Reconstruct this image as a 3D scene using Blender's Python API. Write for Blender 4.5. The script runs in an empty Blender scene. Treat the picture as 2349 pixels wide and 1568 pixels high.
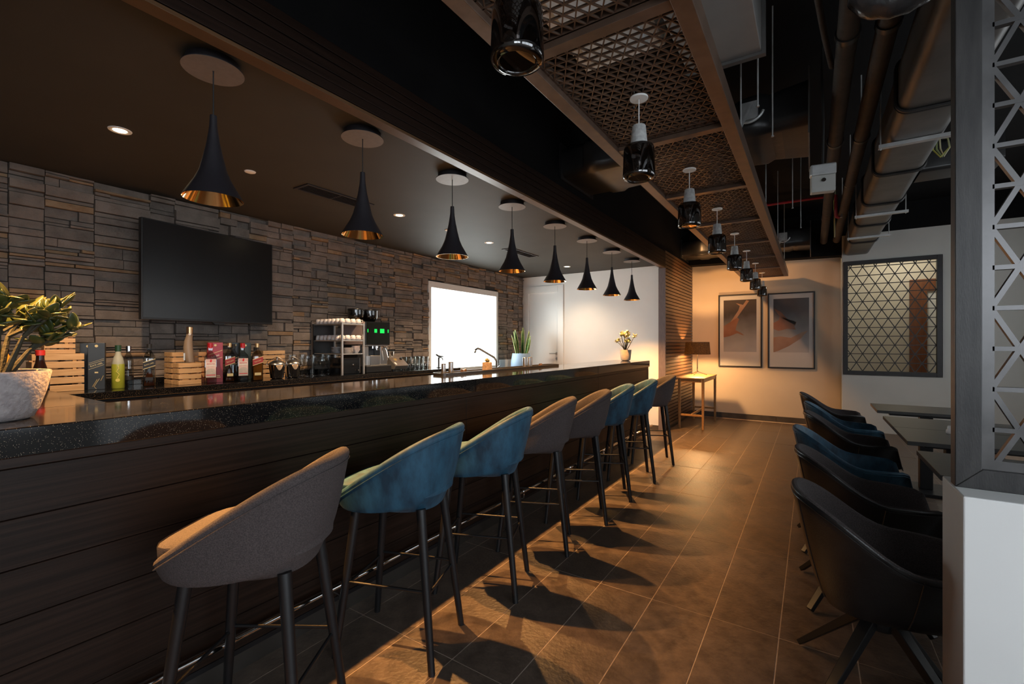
import bpy, math, random
from mathutils import Vector, Matrix
R = math.radians
PI = math.pi
random.seed(11)
SC = bpy.context.scene
COL = SC.collection

# ------------------------------------------------------------------ camera
CAM_H = 1.339
cd = bpy.data.cameras.new('camera')
cam = bpy.data.objects.new('camera', cd)
COL.objects.link(cam)
cd.sensor_width = 36.0
cd.lens = 16.0
cd.shift_y = 3.0 / 2349
cd.clip_start = 0.02
cam.location = (0, 0, CAM_H)
cam.rotation_euler = (R(90), 0, R(33.366))
SC.camera = cam

# ------------------------------------------------------------------ world, light, exposure
w = bpy.data.worlds.new('world')
SC.world = w
w.use_nodes = True
w.node_tree.nodes['Background'].inputs[0].default_value = (0.80, 0.90, 1.0, 1)
w.node_tree.nodes['Background'].inputs[1].default_value = 0.6
vs = SC.view_settings
vs.view_transform = 'Standard'
vs.look = 'None'
vs.exposure = 0.35
vs.gamma = 1.0
vs.use_curve_mapping = False
SC.cycles.caustics_reflective = False
SC.cycles.caustics_refractive = False
SC.cycles.sample_clamp_indirect = 4.0

WARM = (1.0, 0.47, 0.135)
PENDANT_W = 225.0
DOWN_W = 130.0
TABLE_W = 80.0
BAR_WINDOW = 6.5
DAY_FILL = 3.6
NEAR_FILL = 6.0
CORRIDOR_W = 11.0
FAR_FILL = 1.5
WALL_FILL_W = 95.0


def area_light(name, loc, rot, sx, sy, power, col):
    l = bpy.data.lights.new(name, 'AREA')
    l.shape = 'RECTANGLE'
    l.size, l.size_y = sx, sy
    l.energy = power
    l.color = col
    o = bpy.data.objects.new(name, l)
    COL.objects.link(o)
    o.location = loc
    o.rotation_euler = rot
    return o


# ------------------------------------------------------------------ materials
MATS = {}


def mat(name, col, rough=0.5, metal=0.0, col2=None, scale=12.0, stretch=(1, 1, 1), bump=0.0, bscale=None,
        spec=0.5, sheen=0.0, lo=0.35, hi=0.65, detail=6.0, emit=None, estr=0.0, coat=0.0, rvar=0.0, nr=0.5):
    if name in MATS:
        return MATS[name]
    m = bpy.data.materials.new(name)
    m.use_nodes = True
    nt = m.node_tree
    p = nt.nodes['Principled BSDF']
    p.inputs['Base Color'].default_value = (*col, 1)
    p.inputs['Roughness'].default_value = rough
    p.inputs['Metallic'].default_value = metal
    p.inputs['Specular IOR Level'].default_value = spec
    p.inputs['Coat Weight'].default_value = coat
    if sheen:
        p.inputs['Sheen Weight'].default_value = sheen
        p.inputs['Sheen Roughness'].default_value = 0.35
        p.inputs['Sheen Tint'].default_value = (*[min(1, c * 3 + 0.12) for c in col], 1)
    if emit:
        p.inputs['Emission Color'].default_value = (*emit, 1)
        p.inputs['Emission Strength'].default_value = estr
    if col2 or bump or rvar:
        tc = nt.nodes.new('ShaderNodeTexCoord')
        mp = nt.nodes.new('ShaderNodeMapping')
        mp.inputs['Scale'].default_value = stretch
        nt.links.new(tc.outputs['Object'], mp.inputs['Vector'])
        if col2 or rvar:
            n = nt.nodes.new('ShaderNodeTexNoise')
            n.inputs['Scale'].default_value = scale
            n.inputs['Detail'].default_value = detail
            n.inputs['Roughness'].default_value = nr
            nt.links.new(mp.outputs[0], n.inputs['Vector'])
            if col2:
                r = nt.nodes.new('ShaderNodeValToRGB')
                r.color_ramp.elements[0].position = lo
                r.color_ramp.elements[0].color = (*col, 1)
                r.color_ramp.elements[1].position = hi
                r.color_ramp.elements[1].color = (*col2, 1)
                nt.links.new(n.outputs['Fac'], r.inputs['Fac'])
                nt.links.new(r.outputs['Color'], p.inputs['Base Color'])
            if rvar:
                ma = nt.nodes.new('ShaderNodeMapRange')
                ma.inputs['To Min'].default_value = max(0, rough - rvar)
                ma.inputs['To Max'].default_value = rough + rvar
                nt.links.new(n.outputs['Fac'], ma.inputs['Value'])
                nt.links.new(ma.outputs[0], p.inputs['Roughness'])
        if bump:
            n2 = nt.nodes.new('ShaderNodeTexNoise')
            n2.inputs['Scale'].default_value = bscale or scale * 3
            n2.inputs['Detail'].default_value = 5
            nt.links.new(mp.outputs[0], n2.inputs['Vector'])
            b = nt.nodes.new('ShaderNodeBump')
            b.inputs['Strength'].default_value = bump
            b.inputs['Distance'].default_value = 0.01
            nt.links.new(n2.outputs['Fac'], b.inputs['Height'])
            nt.links.new(b.outputs[0], p.inputs['Normal'])
    MATS[name] = m
    return m


def glassy(name, tint=(1, 1, 1), ior=1.45, rough=0.02, boost=0.0):
    """thin-walled glass: tinted see-through plus a fresnel gloss"""
    if name in MATS:
        return MATS[name]
    m = bpy.data.materials.new(name)
    m.use_nodes = True
    nt = m.node_tree
    nt.nodes.remove(nt.nodes['Principled BSDF'])
    t = nt.nodes.new('ShaderNodeBsdfTransparent')
    t.inputs[0].default_value = (*tint, 1)
    g = nt.nodes.new('ShaderNodeBsdfGlossy')
    g.inputs['Roughness'].default_value = rough
    lw = nt.nodes.new('ShaderNodeLayerWeight')
    lw.inputs['Blend'].default_value = 0.5
    pw = nt.nodes.new('ShaderNodeMath')
    pw.operation = 'POWER'
    pw.inputs[1].default_value = 4.0
    nt.links.new(lw.outputs['Facing'], pw.inputs[0])
    f0 = ((ior - 1) / (ior + 1)) ** 2 + boost
    ad = nt.nodes.new('ShaderNodeMath')
    ad.operation = 'MULTIPLY_ADD'
    ad.use_clamp = True
    ad.inputs[1].default_value = 1 - f0
    ad.inputs[2].default_value = f0
    nt.links.new(pw.outputs[0], ad.inputs[0])
    mx = nt.nodes.new('ShaderNodeMixShader')
    nt.links.new(ad.outputs[0], mx.inputs[0])
    nt.links.new(t.outputs[0], mx.inputs[1])
    nt.links.new(g.outputs[0], mx.inputs[2])
    nt.links.new(mx.outputs[0], nt.nodes['Material Output'].inputs[0])
    MATS[name] = m
    return m


def emission(name, col, s):
    if name in MATS:
        return MATS[name]
    m = bpy.data.materials.new(name)
    m.use_nodes = True
    nt = m.node_tree
    nt.nodes.remove(nt.nodes['Principled BSDF'])
    e = nt.nodes.new('ShaderNodeEmission')
    e.inputs[0].default_value = (*col, 1)
    e.inputs[1].default_value = s
    nt.links.new(e.outputs[0], nt.nodes['Material Output'].inputs[0])
    MATS[name] = m
    return m


def granite(name):
    m = mat(name, (0.006, 0.006, 0.007), rough=0.07, spec=0.6)
    nt = m.node_tree
    p = nt.nodes['Principled BSDF']
    tc = nt.nodes.new('ShaderNodeTexCoord')
    v = nt.nodes.new('ShaderNodeTexVoronoi')
    v.inputs['Scale'].default_value = 330
    nt.links.new(tc.outputs['Object'], v.inputs['Vector'])
    r = nt.nodes.new('ShaderNodeValToRGB')
    r.color_ramp.elements[0].position = 0.12
    r.color_ramp.elements[0].color = (1, 1, 1, 1)
    r.color_ramp.elements[1].position = 0.22
    r.color_ramp.elements[1].color = (0, 0, 0, 1)
    nt.links.new(v.outputs['Distance'], r.inputs['Fac'])
    # only some of the cells carry a fleck
    sep = nt.nodes.new('ShaderNodeSeparateColor')
    nt.links.new(v.outputs['Color'], sep.inputs[0])
    g = nt.nodes.new('ShaderNodeMath')
    g.operation = 'GREATER_THAN'
    g.inputs[1].default_value = 0.86
    nt.links.new(sep.outputs[0], g.inputs[0])
    mu = nt.nodes.new('ShaderNodeMath')
    mu.operation = 'MULTIPLY'
    nt.links.new(r.outputs[0], mu.inputs[0])
    nt.links.new(g.outputs[0], mu.inputs[1])
    mix = nt.nodes.new('ShaderNodeMix')
    mix.data_type = 'RGBA'
    mix.inputs[6].default_value = (0.006, 0.006, 0.007, 1)
    mix.inputs[7].default_value = (0.62, 0.50, 0.34, 1)
    nt.links.new(mu.outputs[0], mix.inputs[0])
    nt.links.new(mix.outputs[2], p.inputs['Base Color'])
    return m


M_STONE = [
    mat('stone_taupe', (0.178, 0.138, 0.113), 0.9, col2=(0.262, 0.207, 0.170), scale=9, bump=0.7, bscale=38),
    mat('stone_grey', (0.142, 0.117, 0.100), 0.9, col2=(0.21, 0.173, 0.147), scale=11, bump=0.7, bscale=45),
    mat('stone_brown', (0.19, 0.143, 0.112), 0.9, col2=(0.27, 0.214, 0.178), scale=9, bump=0.7, bscale=40),
    mat('stone_tan', (0.27, 0.155, 0.08), 0.9, col2=(0.36, 0.235, 0.14), scale=12, bump=0.6, bscale=40),
]
M_STONEBACK = mat('stone_joint', (0.035, 0.03, 0.028), 0.95, col2=(0.05, 0.045, 0.04), scale=20)
M_TILE = mat('slate_tile', (0.050, 0.036, 0.028), 0.40, col2=(0.165, 0.118, 0.088), scale=9, detail=15, nr=0.74,
             lo=0.33, hi=0.72, bump=0.25, bscale=55, rvar=0.16)
M_GROUT = mat('grout', (0.36, 0.28, 0.22), 0.9, col2=(0.46, 0.37, 0.30), scale=30)
M_WENGE = mat('wenge_wood', (0.011, 0.006, 0.004), 0.45, col2=(0.025, 0.0135, 0.009), scale=6, spec=0.22, stretch=(1, 0.25, 14),
              bump=0.05, bscale=30)
M_BEAMWOOD = mat('walnut_slat', (0.085, 0.042, 0.019), 0.36, col2=(0.140, 0.072, 0.034), scale=7, stretch=(1, 0.3, 14),
                 bump=0.05, bscale=30)
M_FASCIA = mat('dark_fascia', (0.012, 0.006, 0.004), 0.45, col2=(0.024, 0.012, 0.008), scale=7, spec=0.25, stretch=(1, 0.3, 14))
M_GRANITE = granite('black_granite')
M_STEEL = mat('brushed_steel', (0.52, 0.50, 0.48), 0.30, 1.0, rvar=0.08, scale=60, stretch=(1, 30, 30))
M_CHROME = mat('chrome', (0.75, 0.75, 0.76), 0.07, 1.0, rvar=0.02, scale=9)
M_DARKSTEEL = mat('dark_steel', (0.20, 0.19, 0.18), 0.22, 0.9, rvar=0.03, scale=9)
M_PLINTH = mat('steel_plinth', (0.30, 0.28, 0.26), 0.32, 1.0, rvar=0.06, scale=20)
M_BLACKCEIL = mat('black_paint', (0.0045, 0.0045, 0.005), 0.85, col2=(0.007, 0.007, 0.0075), scale=3, spec=0.15)
M_BARCEIL = mat('charcoal_ceiling', (0.040, 0.038, 0.034), 0.65, col2=(0.046, 0.044, 0.039), scale=2.5, spec=0.25)
M_WHITE = mat('white_paint', (0.80, 0.80, 0.785), 0.75, col2=(0.83, 0.83, 0.815), scale=3)
M_WHITEG = mat('white_lacquer', (0.78, 0.80, 0.80), 0.28, col2=(0.80, 0.82, 0.82), scale=3)
M_CREAM = mat('cream_paint', (0.62, 0.50, 0.37), 0.8, col2=(0.65, 0.53, 0.40), scale=2.5)
M_GREYW = mat('pale_grey_paint', (0.56, 0.56, 0.53), 0.8, col2=(0.59, 0.59, 0.56), scale=2.5)
M_BASE = mat('skirting_tile', (0.06, 0.05, 0.043), 0.4, col2=(0.09, 0.075, 0.062), scale=6)
M_BLACKMETAL = mat('black_metal', (0.008, 0.008, 0.009), 0.42, 0.0, rvar=0.05, scale=30)
M_TRUMPET = mat('matt_black_shade', (0.016, 0.014, 0.018), 0.5, col2=(0.019, 0.017, 0.021), scale=60)
M_GOLD = mat('polished_gold', (0.90, 0.56, 0.23), 0.10, 1.0, rvar=0.02, scale=10)
M_CANOPY = mat('canopy_grey', (0.15, 0.135, 0.135), 0.5, col2=(0.17, 0.155, 0.155), scale=40)
M_CORD = mat('black_cord', (0.015, 0.015, 0.016), 0.6, col2=(0.02, 0.02, 0.02), scale=90)
M_CONCRETE = mat('pale_concrete', (0.30, 0.30, 0.295), 0.9, col2=(0.42, 0.42, 0.41), scale=60, bump=0.2, bscale=120)
M_SMOKE = glassy('smoked_glass', (0.20, 0.19, 0.185), 1.6, 0.015, 0.09)
M_GRILLE = mat('bronze_grille', (0.120, 0.076, 0.054), 0.36, 0.45, col2=(0.165, 0.105, 0.075), scale=14, rvar=0.06)
M_SCREEN = mat('graphite_lattice', (0.085, 0.083, 0.084), 0.34, 0.6, col2=(0.12, 0.117, 0.118), scale=9, rvar=0.08)
M_SCREENW = mat('black_stained_oak', (0.012, 0.011, 0.011), 0.45, col2=(0.028, 0.026, 0.025), scale=5, stretch=(9, 9, 1.4),
                bump=0.08, bscale=40, detail=9)
M_GREYFAB = mat('grey_weave', (0.046, 0.037, 0.037), 0.9, col2=(0.090, 0.073, 0.072), scale=260, stretch=(1, 1, 1),
                bump=0.5, bscale=420, sheen=0.04)
M_BLUE = mat('blue_velvet', (0.006, 0.030, 0.058), 0.60, col2=(0.020, 0.086, 0.146), scale=15, stretch=(1, 1, .45), bump=0.2, bscale=40,
             sheen=0.22, lo=0.36, hi=0.62, detail=10, nr=.62)
M_LEATHER = mat('black_leather', (0.008, 0.0075, 0.008), 0.33, col2=(0.013, 0.012, 0.012), scale=20, bump=0.12, bscale=160)
M_OAK = mat('oak', (0.36, 0.18, 0.065), 0.42, col2=(0.46, 0.25, 0.10), scale=5, stretch=(8, 1, 8), bump=0.05)
M_PINE = mat('pine_slat', (0.52, 0.29, 0.125), 0.55, col2=(0.66, 0.40, 0.20), scale=4, stretch=(9, 1.2, 22), bump=0.08)
M_DARKTABLE = mat('dark_table_veneer', (0.030, 0.028, 0.026), 0.36, col2=(0.046, 0.043, 0.040), scale=5, stretch=(2, 20, 1))
M_TV = mat('tv_screen', (0.006, 0.006, 0.007), 0.26, rvar=0.01, scale=2)
M_PLASTIC = mat('black_plastic', (0.009, 0.009, 0.010), 0.35, col2=(0.012, 0.012, 0.013), scale=20)
M_PORC = mat('porcelain', (0.74, 0.68, 0.66), 0.2, col2=(0.77, 0.71, 0.69), scale=5)
M_CLEAR = glassy('clear_glass', (0.88, 0.90, 0.90), 1.5, 0.02, 0.04)
M_BOTTLE = glassy('bottle_glass', (0.66, 0.68, 0.68), 1.5, 0.03, 0.09)
M_POTSTONE = mat('cast_stone', (0.30, 0.265, 0.265), 0.92, col2=(0.40, 0.36, 0.355), scale=45, bump=0.5, bscale=75)
M_LEAF = mat('jade_leaf', (0.028, 0.046, 0.012), 0.34, col2=(0.10, 0.090, 0.028), scale=7, lo=0.4, hi=0.72)
M_STEM = mat('jade_stem', (0.020, 0.021, 0.011), 0.8, col2=(0.045, 0.040, 0.023), scale=25, bump=0.4)
M_SOIL = mat('soil', (0.03, 0.022, 0.016), 0.95, col2=(0.06, 0.045, 0.03), scale=60, bump=0.6)
M_DUCT = mat('duct_black', (0.014, 0.014, 0.015), 0.33, col2=(0.028, 0.028, 0.029), scale=6, bump=0.15, bscale=9)
M_DUCTG = mat('duct_grey', (0.095, 0.092, 0.088), 0.40, 0.2, col2=(0.135, 0.130, 0.126), scale=5, bump=0.1, bscale=12)
M_GALV = mat('galvanised', (0.45, 0.46, 0.46), 0.35, 0.45, col2=(0.60, 0.61, 0.61), scale=14)
M_FOIL = mat('foil_wrap', (0.055, 0.055, 0.058), 0.22, 0.5, col2=(0.10, 0.10, 0.105), scale=9, bump=0.5, bscale=22)
M_PIPE = mat('lagged_pipe', (0.040, 0.032, 0.027), 0.65, col2=(0.060, 0.048, 0.040), scale=12, bump=0.3, bscale=30)
M_RED = mat('red_paint', (0.35, 0.012, 0.02), 0.4, col2=(0.42, 0.02, 0.03), scale=20)


# ------------------------------------------------------------------ mesh builder
class B:
    def __init__(self):
        self.v, self.f, self.m = [], [], []

    def add(self, vs_, fs_, mi=0):
        o = len(self.v)
        self.v += [tuple(p) for p in vs_]
        self.f += [tuple(i + o for i in q) for q in fs_]
        self.m += [mi] * len(fs_)
        return self

    def box(self, x0, x1, y0, y1, z0, z1, mi=0, jit=0.0):
        j = (lambda: random.uniform(-jit, jit)) if jit else (lambda: 0.0)
        vs_ = [(x + j(), y + j(), z + j()) for z in (z0, z1) for x, y in ((x0, y0), (x1, y0), (x1, y1), (x0, y1))]
        return self.add(vs_, [(3, 2, 1, 0), (4, 5, 6, 7), (0, 1, 5, 4), (1, 2, 6, 5), (2, 3, 7, 6), (3, 0, 4, 7)], mi)

    def bar(self, a, b, wd, th, up=(0, 0, 1), wd2=None, th2=None, mi=0):
        """rectangular bar from a to b: wd across, th along 'up'"""
        a, b = Vector(a), Vector(b)
        d = (b - a).normalized()
        u = Vector(up)
        s = d.cross(u)
        if s.length < 1e-6:
            s = d.cross(Vector((1, 0, 0)))
        s.normalize()
        u = s.cross(d).normalized()
        wd2 = wd if wd2 is None else wd2
        th2 = th if th2 is None else th2
        vs_ = []
        for p, ww, tt in ((a, wd, th), (b, wd2, th2)):
            vs_ += [p - s * ww / 2 - u * tt / 2, p + s * ww / 2 - u * tt / 2, p + s * ww / 2 + u * tt / 2, p - s * ww / 2 + u * tt / 2]
        return self.add(vs_, [(3, 2, 1, 0), (4, 5, 6, 7), (0, 1, 5, 4), (1, 2, 6, 5), (2, 3, 7, 6), (3, 0, 4, 7)], mi)

    def cyl(self, a, b, r0, r1=None, n=16, cap=True, mi=0):
        return self.tube([a, b], [r0, r0 if r1 is None else r1], n, cap, mi)

    def tube(self, pts, r, n=10, cap=True, mi=0, closed=False):
        pts = [Vector(p) for p in pts]
        rs = r if isinstance(r, (list, tuple)) else [r] * len(pts)
        k = len(pts)
        vs_, fs_ = [], []
        nrm = None
        for i, p in enumerate(pts):
            if closed:
                d = (pts[(i + 1) % k] - pts[i - 1])
            else:
                d = (pts[min(i + 1, k - 1)] - pts[max(i - 1, 0)])
            d.normalize()
            if nrm is None:
                nrm = d.cross(Vector((0, 0, 1)))
                if nrm.length < 1e-4:
                    nrm = Vector((1, 0, 0))
            nrm = (nrm - d * nrm.dot(d)).normalized()
            bn = d.cross(nrm)
            for q in range(n):
                t = 2 * PI * q / n
                vs_.append(p + (nrm * math.cos(t) + bn * math.sin(t)) * rs[i])
        for i in range(k if closed else k - 1):
            for q in range(n):
                i2 = (i + 1) % k
                fs_.append((i * n + q, i * n + (q + 1) % n, i2 * n + (q + 1) % n, i2 * n + q))
        if cap and not closed:
            fs_.append(tuple(range(n - 1, -1, -1)))
            fs_.append(tuple((k - 1) * n + q for q in range(n)))
        return self.add(vs_, fs_, mi)

    def lathe(self, prof, n=24, c=(0, 0, 0), mi=0, sq=0.0, close=False):
        """profile of (r, z) turned about z; sq > 0 squares the section"""
        vs_, fs_ = [], []
        for r, z in prof:
            for q in range(n):
                t = 2 * PI * q / n
                k = 1.0
                if sq:
                    k = 1 + sq * (1 / max(abs(math.cos(t)), abs(math.sin(t))) - 1)
                vs_.append((c[0] + r * k * math.cos(t), c[1] + r * k * math.sin(t), c[2] + z))
        for i in range(len(prof) - 1):
            for q in range(n):
                fs_.append((i * n + q, i * n + (q + 1) % n, (i + 1) * n + (q + 1) % n, (i + 1) * n + q))
        if close:
            fs_.append(tuple(range(n - 1, -1, -1)))
            fs_.append(tuple((len(prof) - 1) * n + q for q in range(n)))
        return self.add(vs_, fs_, mi)

    def rows(self, rows, mi=0, closed=True, cap0=False, cap1=False):
        n = len(rows[0])
        vs_ = [p for r in rows for p in r]
        fs_ = []
        for i in range(len(rows) - 1):
            for q in range(n if closed else n - 1):
                fs_.append((i * n + q, i * n + (q + 1) % n, (i + 1) * n + (q + 1) % n, (i + 1) * n + q))
        if cap0:
            fs_.append(tuple(range(n - 1, -1, -1)))
        if cap1:
            fs_.append(tuple((len(rows) - 1) * n + q for q in range(n)))
        return self.add(vs_, fs_, mi)

    def prism(self, poly, a, b, axis=2, mi=0):
        """2-d polygon extruded along an axis from a to b"""
        n = len(poly)

        def P(p, t):
            if axis == 2:
                return (p[0], p[1], t)
            if axis == 1:
                return (p[0], t, p[1])
            return (t, p[0], p[1])
        vs_ = [P(p, a) for p in poly] + [P(p, b) for p in poly]
        fs_ = [tuple(range(n - 1, -1, -1)), tuple(range(n, 2 * n))]
        fs_ += [(i, (i + 1) % n, n + (i + 1) % n, n + i) for i in range(n)]
        return self.add(vs_, fs_, mi)

    def mesh(self, name, mats):
        me = bpy.data.meshes.new(name)
        me.from_pydata(self.v, [], self.f)
        for m in (mats if isinstance(mats, (list, tuple)) else [mats]):
            me.materials.append(m)
        if any(self.m):
            me.polygons.foreach_set('material_index', self.m)
        me.update()
        return me

    def obj(self, name, mats, parent=None, smooth=False, bevel=0.0, loc=None, sub=0, seg=2, fix=False):
        me = self.mesh(name, mats)
        if fix:
            import bmesh
            bm = bmesh.new()
            bm.from_mesh(me)
            bmesh.ops.recalc_face_normals(bm, faces=bm.faces)
            bm.to_mesh(me)
            bm.free()
        if smooth:
            me.polygons.foreach_set('use_smooth', [True] * len(me.polygons))
            me.set_sharp_from_angle(angle=R(42))
        o = bpy.data.objects.new(name, me)
        COL.objects.link(o)
        if parent is not None:
            o.parent = parent
        if loc:
            o.location = loc
        if bevel:
            md = o.modifiers.new('bevel', 'BEVEL')
            md.width = bevel
            md.segments = seg
            md.limit_method = 'ANGLE'
            md.angle_limit = R(40)
        if sub:
            md = o.modifiers.new('sub', 'SUBSURF')
            md.levels = md.render_levels = sub
        return o


def put(me, name, parent=None, loc=(0, 0, 0), rot=(0, 0, 0), scale=(1, 1, 1)):
    o = bpy.data.objects.new(name, me)
    COL.objects.link(o)
    o.parent = parent
    o.location = loc
    o.rotation_euler = rot
    o.scale = scale
    return o


def tag(o, label, cat, group=None):
    o['label'] = label
    o['category'] = cat
    if group:
        o['group'] = group
    return o


def thing(name, label, cat, loc=(0, 0, 0), rz=0.0, group=None):
    o = bpy.data.objects.new(name, None)
    o.empty_display_size = 0.05
    COL.objects.link(o)
    o.location = loc
    o.rotation_euler = (0, 0, rz)
    return tag(o, label, cat, group)


def struct(o, label=None):
    o['kind'] = 'structure'
    if label:
        o['label'] = label
        o['category'] = label.split()[-1] if False else 'structure'
    return o


def copy_tree(o, parent=None):
    c = o.copy()
    COL.objects.link(c)
    c.parent = parent
    for ch in list(o.children):
        copy_tree(ch, c)
    return c


TEXTS = {}


def text_mesh(s, size, m):
    key = (s, size, m.name)
    if key in TEXTS:
        return TEXTS[key]
    cu = bpy.data.curves.new('print', 'FONT')
    cu.body = s
    cu.size = size
    cu.align_x = 'CENTER'
    cu.align_y = 'CENTER'
    cu.extrude = 0.0004
    cu.resolution_u = 2
    o = bpy.data.objects.new('print', cu)
    COL.objects.link(o)
    dg = bpy.context.evaluated_depsgraph_get()
    me = bpy.data.meshes.new_from_object(o.evaluated_get(dg))
    bpy.data.objects.remove(o)
    me.materials.clear()
    me.materials.append(m)
    TEXTS[key] = me
    return me


M_INKGOLD = mat('print_gold', (0.62, 0.46, 0.20), 0.4, 0.3, col2=(0.66, 0.5, 0.24), scale=30)
M_INKRED = mat('print_red', (0.50, 0.015, 0.02), 0.5, col2=(0.54, 0.02, 0.03), scale=30)
M_INKWHITE = mat('print_white', (0.78, 0.76, 0.74), 0.5, col2=(0.8, 0.78, 0.76), scale=30)
T_BLACK = text_mesh('BLACK LABEL', 0.0155, M_INKGOLD)
T_BLACKS = text_mesh('BLACK LABEL', 0.0125, M_INKGOLD)
T_RED = text_mesh('Red Label', 0.0200, M_INKWHITE)
T_REDS = text_mesh('Red Label', 0.0165, M_INKGOLD)
T_BEEF = text_mesh('BEEFEATER', 0.0150, M_INKRED)

# ------------------------------------------------------------------ shell of the room
X_STONE, X_SLAT, X_RIGHT = -4.45, -1.865, 2.90
Y_END, Y_FAR, Y_NEAR = 7.09, 8.98, -2.20
Z_BAR, Z_SLAB = 2.535, 3.40

# floor with its tiles
fl = struct(B().box(-4.7, 3.2, -2.5, 11.0, -0.12, -0.0012).obj('floor', M_GROUT))
TX, TY = 0.287, 0.923
tile_me = B().box(-TX / 2 + .0024, TX / 2 - .0024, -TY / 2 + .0024, TY / 2 - .0024, -0.02, 0.0).mesh('tile', M_TILE)
for i in range(-7, 7):
    for j in range(-3, 9):
        x = -0.125 + TX * i + TX / 2
        y = 1.472 + TY * j + TY / 2
        if y > Y_FAR or x < -2.0:
            continue
        o = put(tile_me, 'tile', fl, (x, y, random.uniform(-.0004, .0004)), (0, 0, PI * random.randint(0, 1)))

# stone wall on the left, stones laid in columns of ledger panels; the window opening is left free
WY0, WY1, WZ0, WZ1 = 4.62, 6.29, 0.92, 2.205
b = B()
b.box(X_STONE - .12, X_STONE, Y_NEAR, WY0, 0, Z_SLAB)
b.box(X_STONE - .12, X_STONE, WY1, Y_END + .1, 0, Z_SLAB)
b.box(X_STONE - .12, X_STONE, WY0, WY1, 0, WZ0)
b.box(X_STONE - .12, X_STONE, WY0, WY1, WZ1, Z_SLAB)
wl = struct(b.obj('wall_left', M_STONEBACK))
stones = []
y = -0.3
srnd = random.Random(5)
while y < Y_END - .01:
    wcol = srnd.choice([.17, .20, .26, .30, .34]) * (1 if y < 3 else 1.05)
    y1 = min(y + wcol, Y_END)
    if Y_END - y1 < .08:
        y1 = Y_END
    z = 1.02 - srnd.uniform(0, .03)
    while z < Z_BAR:
        hh = srnd.choice([.020, .026, .034, .042, .050, .060, .072, .086])
        z1 = min(z + hh, Z_BAR)
        cuts = [y, y1]
        if srnd.random() < .55 and wcol > .18:
            cuts.insert(1, y + (y1 - y) * srnd.uniform(.25, .75))
        for a, c_ in zip(cuts[:-1], cuts[1:]):
            segs = [(a, c_)]
            if z1 > WZ0 and z < WZ1 and c_ > WY0 and a < WY1:      # clip at the window
                segs = []
                if a < WY0 - .03:
                    segs.append((a, WY0 + srnd.uniform(-.012, .006)))
                if c_ > WY1 + .03:
                    segs.append((WY1 + srnd.uniform(-.006, .012), c_))
            for s0, s1 in segs:
                tone = srnd.random()
                mi = 3 if (tone < .22 and hh < .052) else (0 if tone < .5 else (1 if tone < .8 else 2))
                stones.append((s0 + .001, s1 - .001, z + .0012, z1 - .0012, srnd.choice([.010, .018, .026, .034, .042]), mi))
        z = z1
    y = y1


def stone_box(bb, s, mi):
    y0, y1, z0, z1, dp, _ = s
    sk = srnd.uniform(-.004, .004)
    e = min(.004, (z1 - z0) * .15)
    vs_ = [(X_STONE - .01, y0, z0), (X_STONE - .01, y1, z0), (X_STONE - .01, y1, z1), (X_STONE - .01, y0, z1)]
    for (yy, zz) in ((y0, z0), (y1, z0), (y1, z1), (y0, z1)):
        vs_.append((X_STONE + dp + srnd.uniform(-.004, .004), yy + (e if yy == y0 else -e) * .5, zz + (e if zz == z0 else -e) * .5))
    ym, zm = (y0 + y1) / 2 + srnd.uniform(-.3, .3) * (y1 - y0), (z0 + z1) / 2
    vs_.append((X_STONE + dp + srnd.uniform(.001, .007), ym, zm))
    bb.add(vs_, [(0, 1, 5, 4), (1, 2, 6, 5), (2, 3, 7, 6), (3, 0, 4, 7), (4, 5, 8), (5, 6, 8), (6, 7, 8), (7, 4, 8)], mi)


def vis_size(s):
    ym, zm = (s[0] + s[1]) / 2, (s[2] + s[3]) / 2
    d = 0.549 * 4.44 + 0.836 * ym
    hid = (ym < .55) or (1.33 < ym < 2.25 and 1.55 < zm < 2.25) or zm < 1.05
    return 0 if hid else (s[1] - s[0]) * (s[3] - s[2]) * ym / d ** 3


stones.sort(key=vis_size, reverse=True)
for s in stones[:300]:
    bb = B()
    stone_box(bb, s, 0)
    bb.obj('stone', M_STONE[s[5]], wl)
bb = B()
for s in stones[300:]:
    stone_box(bb, s, s[5])
rest = bb.obj('ledger_stones', M_STONE, wl)
rest['kind'] = 'stuff'

# window in the stone wall: white reveal frame and a bright frosted pane
fx = X_STONE + .028
b = B()
fw = .055
b.box(X_STONE - .10, fx, WY0, WY0 + fw, WZ0, WZ1)
b.box(X_STONE - .10, fx, WY1 - fw, WY1, WZ0, WZ1)
b.box(X_STONE - .10, fx, WY0 + fw, WY1 - fw, WZ1 - fw - .03, WZ1)
b.box(X_STONE - .10, fx, WY0 + fw, WY1 - fw, WZ0, WZ0 + fw)
win1 = struct(b.obj('window_1', M_WHITE, bevel=.003))
B().box(X_STONE - .07, X_STONE - .06, WY0 + fw, WY1 - fw, WZ0 + fw, WZ1 - fw - .03).obj('window_pane', emission('daylit_frosted_pane', (.93, 1.0, .98), BAR_WINDOW), win1)
# white splash panel below the stone, beside the sink
struct(B().box(X_STONE - .005, X_STONE + .045, WY1 + .02, Y_END, 0, 1.06).obj('trim_1', M_WHITE))

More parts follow.
